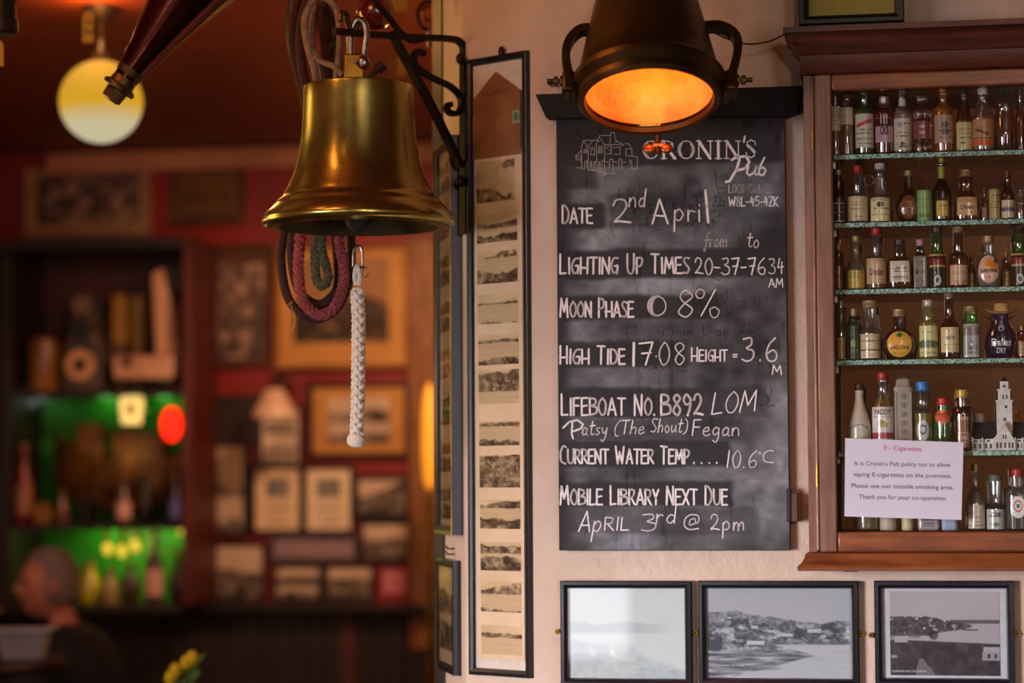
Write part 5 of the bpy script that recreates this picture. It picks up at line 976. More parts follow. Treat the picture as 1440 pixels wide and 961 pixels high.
cn.part('nozzle', cone([(10, -4), (15, -2), (16, 10), (16, 14)], 8), BRONZE, smooth=0); cn.part('flange', cone([(17, 14), (24, 15), (25, 19), (23, 22), (19, 24), (18, 34), (16, 34)], 40), BRONZE)
LN = Pl(xy(at(-6, 30, 4.6)), 0); ln = T('hanging_lantern', 'black cylindrical lantern cut by the upper left corner', 'lantern', LN, LN.local(at(-6, 48, 4.6))); ul = 4.6 / F; lc = LN.local(at(-6, 48, 4.6))
ln.part('housing', MB().lathe([(29 * ul, 0), (31 * ul, .002), (31 * ul, 20 * ul), (28 * ul, 22 * ul), (28 * ul, 80 * ul), (10 * ul, 100 * ul)], lc, 30), M('lantern_black', (34, 24, 26), .45, .3), smooth=40)
ln.part('cord', MB().tube([lc + Vector((0, 0, 98 * ul)), (lc.x, lc.y, 2.757)], .003, 6), MAR)
TAGM = M('tag_card', (214, 160, 60), .7, 0, (190, 136, 46), 12)
for (px0, px1, py0, py1, Y, s_, lab) in ((116, 132, 16, 60, 5.3, '12', 'yellow numbered paper tag hanging above the globe lamp'), (-8, 5, 57, 93, 4.6, '', 'yellow paper tag below the black lantern at the left edge'), (549, 573, -12, 16, 5.0, '', 'yellow paper tag above the bell bracket')):
    Q = Pl(xy(at((px0 + px1) / 2, py1, Y)), 0); f = lambda a, b: Q.local(at(a, b, Y)); w = [f(px0, py1), f(px1, py1), f(px1, py0 + 6), f(px1 - 4, py0), f(px0 + 4, py0), f(px0, py0 + 6)]
    tg = T('paper_tag', lab, 'tag', Q, f((px0 + px1) / 2, py1)); tg.part('card', MB().prism([(p.x, p.z) for p in w], -.0005, .0005), TAGM)
    tc = f((px0 + px1) / 2, py0 + 3); tg.part('string', MB().tube([tc, (tc.x, 0, min(2.757, tc.z + .3))], .0007, 5), solid((120, 90, 50)))
    if s_:
        mb = text_mb(s_, -.5, .5, 0, 0); vx = [p[0] for p in mb.v]; k = .024; c_ = f(124, 40)
        mb.v = [(c_.x + (p[2] - .35) * .022, -.0008, c_.z - p[0] * .03) for p in mb.v]; tg.part('number', mb, solid((60, 30, 20)), smooth=0)
# ================================================================== the bar room behind
def br(x0, y0, x1, y1, d=.02): return rect(BG, x0, y0, x1, y1, d)
SEPD = dict(dark=(26, 20, 20), light_=(236, 200, 168), con=.7)
OCH = M('ochre_mat', (206, 146, 74), .7, 0, (180, 120, 56), 4); CREAMB = M('cream_mat', (236, 206, 180), .7, 0, (222, 188, 160), 4); BRWN = M('brown_frame', (92, 44, 18), .5, 0, (60, 28, 12), 10)
PALE = M('pale_mat', (176, 130, 96), .7, 0, (150, 106, 78), 4); GILT = M('ochre_frame', (160, 100, 40), .45, .2, (116, 66, 22), 10)
def lt(seed, **k): return land(seed, **{**SEPD, **k})
def grp(seed):
    def fn(U, V):
        g = .25 + .5 * sm(.5, .66, fbm(U, V, 9, 8, seed, 3)) + .1 * (U - V); return tone(g, (34, 26, 28), (196, 150, 124))
    return fn
def txt(c, seed, top=None):
    def fn(U, V):
        k = ((np.sin(V * 60) > 0) & (U > .18) & (U < .82) & (V > .56) & (V < .88) & (fbm(U, V, 20, 2, seed) > .4))[..., None]
        c_ = np.where(k, np.array(c) * .72, np.array(c, float)); t_ = ((U > .22) & (U < .78) & (V > .16) & (V < .46))[..., None]
        return np.where(t_, tone(.2 + .6 * fbm(U, V, 8, 8, seed), (70, 64, 60), (180, 170, 150)), c_)
    return fn
W_ = 'pictures crowded on the red wall of the bar'
DKF = M('dark_brown_frame', (40, 18, 12), .5, 0, (28, 12, 8), 10)
BGP = [((34, 234, 211, 333), .02, PALE, PALE, (.09, .91, .2, .88), grp(1), 'long team photograph in a pale mount, top left on the far wall'),
 ((238, 234, 342, 318), .02, BRWN, BRWN, (.1, .9, .1, .9), lt(2, dark=(70, 44, 20), light_=(110, 70, 34)), 'dim brown picture below the pale rail on the far wall'),
 ((272, 344, 381, 518), .03, BRWN, BRWN, (.1, .9, .08, .84), grp(3), 'dark group photograph in a wide brown frame beside the dresser'),
 ((386, 345, 577, 520), .04, GILT, OCH, (.14, .84, .22, .9), lt(4, hz=.5, water=.8, shore=.7, light_=(170, 120, 74)), 'largest ochre framed picture behind the bell rope'),
 ((577, 348, 612, 430), .02, BRWN, CREAMB, (.1, .9, .1, .9), lt(5), 'small pale picture high right, half hidden by the edge-on frame'),
 ((436, 541, 572, 641), .03, DKF, OCH, (.2, .8, .2, .8), lt(6, hz=.3, water=.55, shore=.8), 'dark framed landscape with wide ochre mat beside the rope knot'),
 ((364, 573, 422, 656), .02, DKF, CREAMB, (.16, .84, .1, .46), lt(7), 'cream mounted pair of small photographs under the glass lampshade'),
 ((288, 622, 346, 752), .02, DKF, DARKW, (.14, .86, .04, .96), lt(8, hz=.5, water=.6, shore=.85), 'tall narrow photograph in a black frame at the left of the lower rows'),
 ((355, 657, 423, 749), .02, DKF, CREAMB, (.1, .9, .05, .95), txt((232, 196, 156), 9), 'left of the two cream mounted cards with a small photo over text'),
 ((427, 657, 495, 749), .02, DKF, CREAMB, (.1, .9, .05, .95), txt((236, 206, 172), 10), 'right of the two cream mounted cards with a small photo over text'),
 ((500, 671, 571, 727), .02, DKF, BRWN, (.05, .95, .07, .93), lt(11, hz=.3, water=1.2, shore=.7, slope=-.6), 'dark sepia hillside photograph right of the cream cards'),
 ((507, 734, 575, 790), .02, DKF, BRWN, (.05, .95, .07, .93), lt(12, hz=.45, water=1.2, shore=1.1), 'photograph with pale sky below the hillside photograph'),
 ((379, 752, 503, 791), .02, M('mauve_frame', (90, 66, 72), .5), M('mauve_card', (150, 122, 128), .7), (.06, .94, .12, .88), flat((150, 122, 128), 20, 4), 'wide mauve grey lettered strip below the cream cards'),
 ((279, 765, 371, 846), .02, DKF, BRWN, (.05, .95, .07, .93), lt(13, hz=.5, water=1.4, shore=.55, town=.2), 'large photograph with yellow sky over dark ground, lowest row left'),
 ((385, 795, 451, 845), .02, DKF, BRWN, (.05, .95, .07, .93), lt(14, hz=.35, water=.6, shore=.75), 'left of the two small lowest photographs'),
 ((457, 795, 524, 845), .02, DKF, BRWN, (.05, .95, .07, .93), lt(15, hz=.35, water=1.2, shore=.7), 'right of the two small lowest photographs')]
for rc, h, mf, mm, sub, fn, lab in BGP:
    rc = (rc[0] - 3, rc[1] - 3, rc[2] + 3, rc[3] + 3) if mf is DKF else rc; r = br(*rc); t = framed(BG, r, .018, h, mf, lab, [('photo', *inside(r, *sub), 44, 34, fn)], mm, W_, pane=False)
    if 'pair of small' in lab: t.part('photo', painted(*inside(r, .16, .84, .54, .9), -h * .36, 30, 24, lt(77)), PRINT, smooth=0)
r = br(538, 803, 570, 836, .005); single('card', MB().box(r[0], r[1], -.004, 0, r[2], r[3]), M('pink_card', (214, 130, 140), .7, 0, (190, 90, 100), 8), 'small pink card pinned at the lower right of the picture wall', 'card', BG, (r[0], 0, r[2]))
r = br(272, 556, 366, 626, .02); t = T('plaque', 'nearly black blank plaque between the dresser and the glass lampshade', 'plaque', BG, (r[0], 0, r[2])); t.part('board', MB().box(r[0], r[1], -.02, 0, r[2], r[3]), M('plaque_dark', (44, 16, 14), .6), bevel=.004); t.part('rim', MB().frame(r[0], r[1], r[2], r[3], [(0, .02), (0, .028), (.012, .028), (.012, .02)]), DARKW)
# rail, ochre post, ledge, planks
r = br(66, 207, 700, 235, .06); struct('trim_2', MB().box(r[0], r[1], -.06, 0, r[2], r[3]), M('pale_rail', (190, 128, 98), .6, 0, (160, 104, 80), 3), BG, (r[0], 0, r[2]))
r = br(574, 330, 614, 852, .05); struct('trim_3', MB().box(r[0], r[1] + .1, -.05, 0, .9, 2.4), OCHREW, BG, (r[0], 0, 0), bevel=.004)
zl = BG.z(440, 850, .1); zx0, zx1 = BG.x(-60, 850, .1), BG.x(700, 850, .1)
struct('trim_4', MB().box(zx0, zx1, -.12, 0, zl - .03, zl), DARKW, BG, (zx0, 0, zl - .03), bevel=.004)
wn = T('panelling', None, None, BG, (zx0, 0, 0), kind='structure'); wn.o.name = 'wainscot'
n = 34; wd_ = (zx1 - zx0) / n
for i in range(n):
    xa = zx0 + wd_ * i; wn.part('plank', MB().box(xa + .0015, xa + wd_ - .0015, -.03 - .006 * (i % 3 == 0), 0, 0, zl - .031), M('plank_lighter', (84, 40, 22), .5, 0, (56, 26, 16), 6, .1, 20, (6, 6, 1)) if i in (24, 31) else DARKW, bevel=.003)
# glass shade in front of the pictures
q = at(386, 566, 8.6); GP = Pl(xy(q), 0); us = 8.6 / F; gz = lambda y: at(386, y, 8.6).z
gs = T('wall_lamp', 'frosted fluted glass lampshade on a dark arm in front of the picture wall', 'lamp', GP, (0, 0, gz(592)))
gs.part('shade', MB().lathe([(33 * us, gz(588)), (32 * us, gz(582)), (27 * us, gz(572)), (20 * us, gz(562)), (16 * us, gz(552)), (11 * us, gz(547))], seg=24, cap=False), M('frosted_glass', (216, 176, 146), .5, 0, (196, 150, 120), 10), smooth=60)
gs.part('cap', MB().lathe([(11 * us, gz(547)), (8 * us, gz(543)), (3 * us, gz(539))], seg=16), DARKW); gs.part('arm', MB().tube(catmull([(0, 0, gz(535)), (.02, .1, gz(528)), (.02, .35, gz(545)), (.02, .42, gz(560))], 6), .012, 8), DARKW)
# yellow lamp glow beside the ochre post
q = at(604, 610, 8.2); YP = Pl(xy(q), 0); us = 8.2 / F; yz = lambda y: at(604, y, 8.2).z
yl = T('standing_lamp', 'tall glowing yellow lamp half hidden behind the edge-on frames', 'lamp', YP, (0, 0, 0))
yl.part('shade', MB().lathe([(3 * us, yz(690)), (9 * us, yz(675)), (11 * us, yz(640)), (11 * us, yz(590)), (8 * us, yz(555)), (3 * us, yz(540))], seg=20), EM('yellow_shade', (240, 160, 40), .6)); yl.part('pole', MB().tube([(0, 0, 0), (0, 0, yz(688))], .012, 8), BRASS); yl.part('foot', MB().lathe([(.14, 0), (.14, .015), (.03, .03)], seg=20), BRASS)
# ------------------------------------------------ the dresser with its green lit shelves
dd = .34; dr = lambda x, y, d=dd: BG.pt(x, y, d)
X0, X1 = dr(-70, 600)[0], dr(268, 600)[0]; zt = dr(100, 336)[1]; z_mid = dr(100, 549)[1]; z_low = dr(100, 738)[1]; z_bot = dr(100, 851)[1]
ds = T('bar_dresser', 'dark wooden bar dresser with a dim upper shelf and green lit lower shelves', 'dresser', BG, ((X0 + X1) / 2, -dd, z_bot))
DW = M('dresser_wood', (104, 30, 18), .45, 0, (60, 18, 12), 8, .1, 40, (6, 6, 1))
ds.part('side_panel', MB().box(X1 - .03, X1, -dd, -.001, z_bot, zt), DW, bevel=.003); ds.part('side_panel', MB().box(X0, X0 + .03, -dd, -.001, z_bot, zt), DW, bevel=.003)
xm = dr(12, 600)[0]; ds.part('divider', MB().box(xm - .04, xm + .01, -dd, -.021, z_bot, zt - .05), DARKW, bevel=.003)
ds.part('top_board', MB().box(X0 + .031, X1 - .031, -dd, -.021, zt - .04, zt), DARKW)
ds.part('shelf', MB().box(X0 + .031, X1 - .031, -dd + .01, -.021, z_mid - .022, z_mid), DARKW); ds.part('shelf', MB().box(X0 + .031, X1 - .031, -dd + .01, -.021, z_low - .02, z_low), DARKW)
ds.part('worktop', MB().box(X0 + .031, X1 - .031, -dd - .02, -.021, z_bot - .03, z_bot), DARKW, bevel=.003)
ds.part('upper_back', MB().box(X0 + .031, X1 - .031, -.02, -.001, z_mid, zt), M('dark_red_back', (60, 10, 12), .6)); ds.part('green_lit_back', MB().box(X0 + .031, X1 - .031, -.02, -.001, z_bot, z_mid), M('green_lit_back', (46, 150, 30), .6, 0, (20, 90, 16), 3), label='back panel coloured green for the shelf light')  # green of the strip lights is put into the lower back's colour
def dl(px, py, d): x, z = BG.pt(px, py, d); return BG.world(x, -d, z)
for px, py, p_ in ((150, 560, .3), (230, 560, .28), (60, 560, .08), (150, 748, .2), (235, 748, .17)):
    light('shelf_strip_light', 'POINT', dl(px, py, .07), (.25, 1, .18) if p_ > .1 else (1, 1, 1), p_, .03)
light('dresser_lamp', 'POINT', dl(175, 760, .2), (1, .8, .2), 1.2, .03)
light('dresser_lamp', 'POINT', dl(165, 640, .31), (1, .62, .2), .3, .03)
def onshelf(px0, px1, py0, d, zb):            # centre x, half width, height on a dresser shelf
    a, b = BG.x(px0, 600, d), BG.x(px1, 600, d); return (a + b) / 2, (b - a) / 2, BG.z((px0 + px1) / 2, py0, d) - zb
def dt(name, lab, cat, px0, px1, py0, d, zb, grp_=None):
    x, w, h = onshelf(px0, px1, py0, d, zb); return T(name, lab, cat, BG, (x, -d, zb + .0005), grp_), x, w, h, zb + .0005
# upper shelf
t, x, w, h, z = dt('jar', 'ochre glazed jar with a candle glint at the left of the upper dresser shelf', 'jar', 40, 82, 478, .22, z_mid)
t.part('body', MB().lathe([(w * .9, z), (w, z + .01), (w, z + h * .85), (w * .9, z + h)], (x, -.22, 0), 20), M('jar_ochre', (150, 96, 40), .3, 0, (110, 66, 26), 8)); t.part('lid', MB().lathe([(w * .92, z + h), (w * .7, z + h * 1.06), (w * .2, z + h * 1.1)], (x, -.22, 0), 20), BRWN)
t, x, w, h, z = dt('radio', 'old black horn-shaped radio with a pale ring dial, left on the upper dresser shelf', 'radio', 94, 150, 414, .2, z_mid)
t.part('case', MB().prism([(x - w, z), (x + w, z), (x + w * .9, z + h * .45), (x + w * .55, z + h * .62), (x + w * .45, z + h), (x - w * .45, z + h), (x - w * .55, z + h * .62), (x - w * .9, z + h * .45)], -.26, -.14), M('radio_case', (96, 76, 66), .4, .3, (50, 38, 36), 10), bevel=.006)
RXb = Matrix.Rotation(R(90), 4, 'X')
def disc(r0, r1, th, cx, y, cz): return MB().lathe([(r1, 0), (r1, th), (r0, th), (r0, 0)], (0, 0, 0), 28, M=RXb, cap=False).xf(Matrix.Translation((cx, y, cz)))
t.part('dial_ring', disc(w * .34, w * .72, .02, x, -.26, z + h * .26), M('pale_ring', (222, 160, 108), .4), label='pale round ring'); t.part('dial_centre', disc(.001, w * .34, .012, x, -.26, z + h * .26), solid((30, 22, 20)))
t.part('speaker_opening', disc(.001, w * .55, .01, x, -.26, z + h * .62), solid((24, 18, 18))); t.part('top_grille', disc(w * .2, w * .36, .01, x, -.26, z + h * .87), solid((150, 110, 80)))
t, x, w, h, z = dt('box_file', 'dull yellow upright packet beside the old radio', 'packet', 157, 175, 415, .12, z_mid); t.part('packet', MB().box(x - w, x + w, -.12, -.05, z, z + h), solid((150, 104, 36)), bevel=.003); t.part('band', MB().box(x - w * 1.02, x + w * 1.02, -.122, -.048, z + h * .3, z + h * .5), solid((90, 60, 30)))
t, x, w, h, z = dt('cup', 'dull green-yellow beaker standing behind the white machine', 'cup', 181, 206, 418, .07, z_mid); t.part('beaker', MB().lathe([(w * .6, z), (w * .75, z + h * .3), (w, z + h)], (x, -.07, 0), 18), solid((140, 106, 40))); t.part('foot', MB().lathe([(w * .8, z), (w * .8, z + .01)], (x, -.07, 0), 18), BRWN)
t, x, w, h, z = dt('sewing_machine', 'pale old machine with a tall upright arm, right on the upper dresser shelf', 'machine', 166, 256, 378, .2, z_mid)
PM = M('machine_enamel', (214, 158, 122), .35, 0, (186, 130, 100), 8); fx = lambda p: BG.x(p, 500, .2); fz = lambda p: BG.z(210, p, .2)
t.part('bed', MB().box(fx(168), fx(254), -.28, -.12, fz(535), fz(502)), PM, bevel=.01); t.part('arm', MB().prism([(fx(222), fz(502)), (fx(254), fz(502)), (fx(243), fz(420)), (fx(232), fz(378)), (fx(216), fz(386)), (fx(219), fz(440))], -.24, -.16), PM, bevel=.012)
t.part('wheel', disc(.004, .05, .03, fx(246), -.2, fz(395)), DARKW); t.part('knob', disc(.001, .018, .012, fx(190), -.28, fz(511)), BRWN)
for p in (176, 244): t.part('foot', MB().box(fx(p) - .01, fx(p) + .01, -.22, -.18, z, fz(534)), BRWN)
# things in the green compartment
ovc = dl(242, 597, .3); OP = Pl(xy(ovc), -10); t = T('neon_sign', 'glowing red oval sign on the green lit shelf', 'sign', OP, (0, 0, ovc.z - .07))
t.part('glow_disc', MB().lathe([(.034, 0), (.038, .006), (.034, .012)], (0, 0, 0), 32, M=Matrix.Diagonal((1, 1, 1.62, 1)) @ RXb).xf(Matrix.Translation((0, 0, ovc.z))), EM('red_glow', (255, 24, 8), 2.2)); t.part('bracket', MB().box(-.006, .006, .002, .3, ovc.z - .004, ovc.z + .004), DARKW)
light('red_sign_glow', 'POINT', ovc + Vector((0, -.06, 0)), (1, .05, .02), .25, .03)
tc = dl(185, 577, .3); TP = Pl(xy(tc), -10); t = T('tap_lens', 'lit pale yellow beer tap badge above the green shelf', 'sign', TP, (0, 0, tc.z - .05))
t.part('lens', MB().prism([(-.036, tc.z - .05), (.034, tc.z - .052), (.044, tc.z + .045), (.02, tc.z + .056), (-.03, tc.z + .052), (-.046, tc.z + .04)], -.01, .01), EM('lens_glow', (250, 226, 130), .75), bevel=.004); t.part('emblem', MB().box(-.012, .014, -.012, -.01, tc.z - .02, tc.z + .025), solid((170, 110, 60))); t.part('stem', MB().tube([(0, .01, tc.z), (0, .28, tc.z)], .006, 6), BRASS)
# ornate model boat / arch of the upper green shelf
z = z_low + .0005; t, x, w, h, z = dt('model_boat', 'dim golden brown model boat filling the green lit shelf', 'model boat', 78, 262, 600, .17, z_low)
GB = M('boat_gold', (110, 70, 20), .5, .3, (50, 30, 10), 12, .4, 20)
hull = []
for i in range(15):
    q = i / 14; wv = w * (2 * q - 1); b_ = .07 * math.sin(math.pi * min(1, q * 1.05)) ** .6 + .004; sh_ = h * (.74 + .2 * (2 * q - 1) ** 2 - .2 * q); k_ = h * .12 + h * .3 * abs(2 * q - 1) ** 3
    hull.append([(x + wv, -.17 - b_, z + sh_), (x + wv, -.17 - b_ * .8, z + (sh_ + k_) / 2), (x + wv, -.17, z + k_), (x + wv, -.17 + b_ * .8, z + (sh_ + k_) / 2), (x + wv, -.17 + b_, z + sh_)])
t.part('hull', MB().rings(hull), GB, smooth=50)
for a in (-.45, .1, .5): t.part('cabin', MB().box(x + w * a - .05, x + w * a + .05, -.2, -.14, z + h * .5, z + h * (.98 - .1 * a)), GB, bevel=.006)
for a in (-.5, .44): t.part('cradle', MB().box(x + w * a, x + w * (a + .06), -.22, -.12, z, z + h * .3), DARKW)
def db(px0, px1, py0, zb, rgb, lab, d=.27, rgb2=None, em=0, cap=(140, 100, 60)):
    t, x, w, h, z = dt('spirit_bottle', lab, 'bottle', px0, px1, py0, d, zb, 'bottles on the green lit bar shelves')
    t.part('body', MB().lathe([(w * .9, z), (w, z + h * .03), (w, z + h * .55), (w * .4, z + h * .75), (w * .36, z + h * .93), (w * .4, z + h * .94)], (x, -d, 0), 18), EM('lit_%d_%d' % (rgb[0], rgb[1]), rgb, em) if em else solid(rgb, .25), smooth=50)
    t.part('cap', MB().lathe([(w * .42, z + h * .94), (w * .42, z + h)], (x, -d, 0), 14), solid(cap))
    if rgb2: t.part('label', MB().lathe([(w * 1.02, z + h * .12), (w * 1.02, z + h * .48)], (x, -d, 0), 18, cap=False), solid(rgb2), smooth=50)
db(22, 46, 625, z_low, (120, 20, 16), 'red bottle at the left of the green lit shelf', rgb2=(150, 90, 60)); db(164, 184, 672, z_low, (90, 60, 40), 'bottle with pale pink label at the middle of the green shelf', .31, (216, 160, 140)); db(80, 96, 690, z_low, (110, 60, 50), 'small brown bottle beside the round gold tin', .3)
db(196, 214, 660, z_low, (24, 16, 14), 'black bottle right of the pale labelled bottle', .3); db(238, 256, 668, z_low, (40, 30, 60), 'bottle with a bluish glint at the right of the green shelf', .3, (90, 90, 150))
t, x, w, h, z = dt('round_tin', 'round gold tin standing on edge on the green lit shelf', 'tin', 50, 80, 694, .3, z_low); t.part('tin', disc(.001, w, .03, x, -.3, z + w), solid((150, 104, 50), .4, .5)); t.part('rim', disc(w * .8, w * 1.02, .034, x, -.3, z + w), BRASS)
db(205, 229, 748, z_bot, (70, 50, 50), 'tall dark bottle with long pale pink label, lowest dresser shelf', .3, (206, 150, 140)); db(112, 142, 790, z_bot, (170, 150, 30), 'yellow green bottle behind the seated man, lowest dresser shelf', .25)
db(172, 196, 790, z_bot, (60, 40, 24), 'dark squat bottle right of the yellow green one, lowest dresser shelf', .28); db(240, 262, 775, z_bot, (40, 24, 18), 'dark bottle at the right end of the lowest dresser shelf', .3); db(144, 168, 800, z_bot, (150, 120, 70), 'pale round shouldered bottle, lowest dresser shelf', .3)
for i, (px, py, lab) in enumerate(((151, 772, 'left of three small yellow lights under the dresser shelf'), (171, 775, 'middle of three small yellow lights under the dresser shelf'), (190, 768, 'right of three small yellow lights under the dresser shelf'), (256, 747, 'single amber light at the right end under the dresser shelf'))):
    c = dl(px, py, .28); Q = Pl(xy(c), -10); t = T('cabinet_light', lab, 'light', Q, (0, 0, c.z), 'small lights under the dresser shelf'); t.part('bulb', MB().sphere((0, 0, c.z), .018, .9, .6, 1.3 if i < 3 else .8), EM('small_bulb', (255, 216, 70), .75)); t.part('socket', MB().tube([(0, 0, c.z + .02), (0, 0, z_low - .021)], .01, 8), BRASS)

# ------------------------------------------------ globe lamp
gc = at(142, 143, 6.3); GLp = Pl(xy(gc), 0); gr = 59 * 6.3 / F
gl_ = T('globe_lamp', 'glowing yellow globe lamp hanging from the ceiling', 'lamp', GLp, (0, 0, gc.z))
gm, nt, b_ = _new('globe_opal'); tcn = nt.nodes.new('ShaderNodeTexCoord'); sx = nt.nodes.new('ShaderNodeSeparateXYZ'); rp = nt.nodes.new('ShaderNodeValToRGB')
nt.links.new(tcn.outputs['Generated'], sx.inputs[0]); nt.links.new(sx.outputs['Z'], rp.inputs[0]); e = rp.color_ramp.elements
e[0].position = .2; e[0].color = (*lin((196, 186, 148)), 1); e[1].position = .44; e[1].color = (*lin((212, 158, 32)), 1); q = e.new(.95); q.color = (*lin((204, 150, 50)), 1)
nt.links.new(rp.outputs[0], b_.inputs['Emission Color']); b_.inputs['Emission Strength'].default_value = 1.0; b_.inputs['Base Color'].default_value = (.05, .04, .02, 1); b_.inputs['Roughness'].default_value = .9; b_.inputs['Specular IOR Level'].default_value = .1
gl_.part('globe', MB().sphere((0, 0, gc.z), gr, seg=40, n=24), gm, smooth=80)
gl_.part('gallery', MB().lathe([(.03, gc.z + gr * .95), (.034, gc.z + gr * 1.1), (.014, gc.z + gr * 1.2), (.008, gc.z + gr * 1.5)], seg=20), DARKW)
gl_.part('chain', MB().tube([(0, 0, gc.z + gr * 1.4), (0, 0, 2.758)], .006, 6), IRON); gl_.part('ceiling_rose', MB().lathe([(.05, 2.757), (.03, 2.73), (.01, 2.72)], seg=20), IRON)
light('globe_light', 'POINT', gc + Vector((0, -.12, .19)), (1, .45, .12), 5, .04)

# ------------------------------------------------ seated man
pc = at(70, 822, 7.6); PP = Pl(xy(pc), 0); hz_ = pc.z
SKIN = M('skin', (196, 128, 102), .55, 0, (176, 106, 84), 20); JK = M('navy_jacket', (28, 32, 50), .8, 0, (18, 20, 34), 30, .3, 80); HAIR = M('grey_hair', (156, 142, 134), .8, 0, (104, 92, 86), 90, .8, 160)
man = T('person', 'grey haired man in a navy jacket sitting in profile, hand near his mouth', 'person', PP, (0.02, 0, 0))
def skin(t, name, V, E, Rr, m, parent=None):
    me = bpy.data.meshes.new(name); b = t.base; me.from_pydata([(p[0] - b.x, p[1] - b.y, p[2] - b.z) for p in V], E, []); o = bpy.data.objects.new(name, me); COL.objects.link(o); o.parent = parent or t.o
    md = o.modifiers.new('skin', 'SKIN')
    for i, r_ in enumerate(Rr):
        s_ = me.skin_vertices[0].data[i]; s_.radius = (r_, r_) if not isinstance(r_, tuple) else r_; s_.use_root = i == 0
    md.use_smooth_shade = True; sb = o.modifiers.new('sub', 'SUBSURF'); sb.levels = sb.render_levels = 2; me.materials.append(m); return o
sz = hz_ - .62                               # seat height of the pelvis
body_v = [(.12, 0, sz), (.1, 0, sz + .25), (.07, 0, sz + .42), (.05, 0, hz_ - .14), (.03, 0, hz_ - .06),
          (.02, -.2, sz + .4), (-.07, -.26, sz + .2), (-.17, -.14, hz_ - .22), (-.19, -.1, hz_ - .13),
          (.06, .19, sz + .4), (.0, .24, sz + .18), (-.16, .14, sz + .16), (-.24, .08, sz + .18),
          (-.3, -.1, sz + .02), (-.36, -.12, sz - .4), (-.46, -.12, sz - .5 if sz > .9 else .05), (-.3, .1, sz + .02), (-.36, .12, sz - .4), (-.46, .12, sz - .5 if sz > .9 else .05)]
body_e = [(0, 1), (1, 2), (2, 3), (3, 4), (2, 5), (5, 6), (6, 7), (7, 8), (2, 9), (9, 10), (10, 11), (11, 12), (0, 13), (13, 14), (14, 15), (0, 16), (16, 17), (17, 18)]
body_r = [(.1, .11), .08, .045, .045, .05, .03, .035, .035, .03, .03, .035, .035, .03, .08, .055, .04, .08, .055, .04]
bd = skin(man, 'body', body_v, body_e, body_r, SKIN)
jv = body_v[:3] + [(.05, 0, hz_ - .125)] + body_v[5:8] + body_v[9:12]; je = [(0, 1), (1, 2), (2, 3), (2, 4), (4, 5), (5, 6), (2, 7), (7, 8), (8, 9)]
skin(man, 'jacket', jv, je, [(.16, .18), (.165, .19), (.15, .18), .088, .085, .07, .055, .085, .07, .055], JK)
skin(man, 'trousers', [body_v[0]] + body_v[13:19], [(0, 1), (1, 2), (2, 3), (0, 4), (4, 5), (5, 6)], [(.16, .17), .095, .07, .055, .095, .07, .055], M('dark_trousers', (24, 24, 30), .8))
fv = [(-.19, -.1, hz_ - .13), (-.195, -.095, hz_ - .1)]; fe = [(0, 1)]; fr_ = [.03, .032]
for k, (dy, ln_) in enumerate(((-.03, .06), (-.01, .07), (.01, .068), (.028, .055))):
    b0 = len(fv); fv += [(-.19 + .002 * k, -.095 + dy, hz_ - .07), (-.18, -.09 + dy, hz_ - .07 + ln_ * .5), (-.155, -.085 + dy * .9, hz_ - .07 + ln_ * .75)]; fe += [(1, b0), (b0, b0 + 1), (b0 + 1, b0 + 2)]; fr_ += [.011, .0095, .008]
b0 = len(fv); fv += [(-.17, -.06, hz_ - .09), (-.14, -.045, hz_ - .07)]; fe += [(0, b0), (b0, b0 + 1)]; fr_ += [.012, .009]
skin(man, 'hand', fv, fe, fr_, SKIN, bd)
def head_mb(s=1.0, hair=False):
    L = []; f = Vector((-.96, -.28, 0)); sd = Vector((-.28, .96, 0)) * -1
    for i in range(25):
        th = math.pi * (i + .01) / 24.02; ring = []
        for k in range(32):
            a = 2 * math.pi * k / 32; x = math.cos(a) * math.sin(th); y = math.sin(a) * math.sin(th); z = math.cos(th)
            rx = .098 * (1.0 if x < 0 else .98); rz = .118; ry = .076; w_ = 1 - .22 * max(0, -z) ** 1.5
            px_, py_, pz_ = rx * x * (w_ if x < 0 else 1), ry * y * w_, rz * z
            if x > 0: g = lambda cy, cz, sy, szz, amp: amp * math.exp(-((y - cy) / sy) ** 2 - ((z - cz) / szz) ** 2); px_ += g(0, -.12, .16, .2, .026) + g(0, .22, .5, .1, .006) + g(0, -.78, .3, .16, .02) + g(0, -.5, .3, .06, .007) - g(.34, .08, .16, .1, .008) - g(-.34, .08, .16, .1, .008)
            p = Vector((px_, py_, pz_)) * s
            ring.append(Vector((0, 0, hz_)) + f * p.x + sd * p.y + Vector((0, 0, p.z)))
        L.append(ring)
    return L, f, sd
L, f_, sd_ = head_mb(.93); hd = man.part('head', MB().rings(L), SKIN, bd, smooth=80)
L2, _, _ = head_mb(1.0); hb_ = MB(); n_ = 32; vs = [p for r_ in L2 for p in r_]; fc = []
for i in range(24):
    for k in range(n_):
        a = 2 * math.pi * (k + .5) / n_; zc_ = math.cos(math.pi * (i + .5) / 24)
        if zc_ > .55 + .25 * math.cos(a) - .1 or (math.cos(a) < .15 and zc_ > -.45 + .6 * max(0, math.cos(a))): fc.append((i * n_ + k, i * n_ + (k + 1) % n_, (i + 1) * n_ + (k + 1) % n_, (i + 1) * n_ + k))
hb_.add(vs, fc); ho = man.part('hair', hb_, HAIR, hd, smooth=80); sm_ = ho.modifiers.new('thick', 'SOLIDIFY'); sm_.thickness = .014
for s in (-1, 1):
    man.part('ear', MB().sphere(Vector((0, 0, hz_ - .005)) - f_ * .005 + sd_ * s * .072, .03, .55, .4, 1, 12, 8), SKIN, hd, smooth=80)
    man.part('eye', MB().sphere(Vector((0, 0, hz_ + .01)) + f_ * .083 + sd_ * s * .026, .011, 1, 1, .8, 12, 8), solid((60, 40, 34)), hd, smooth=80)
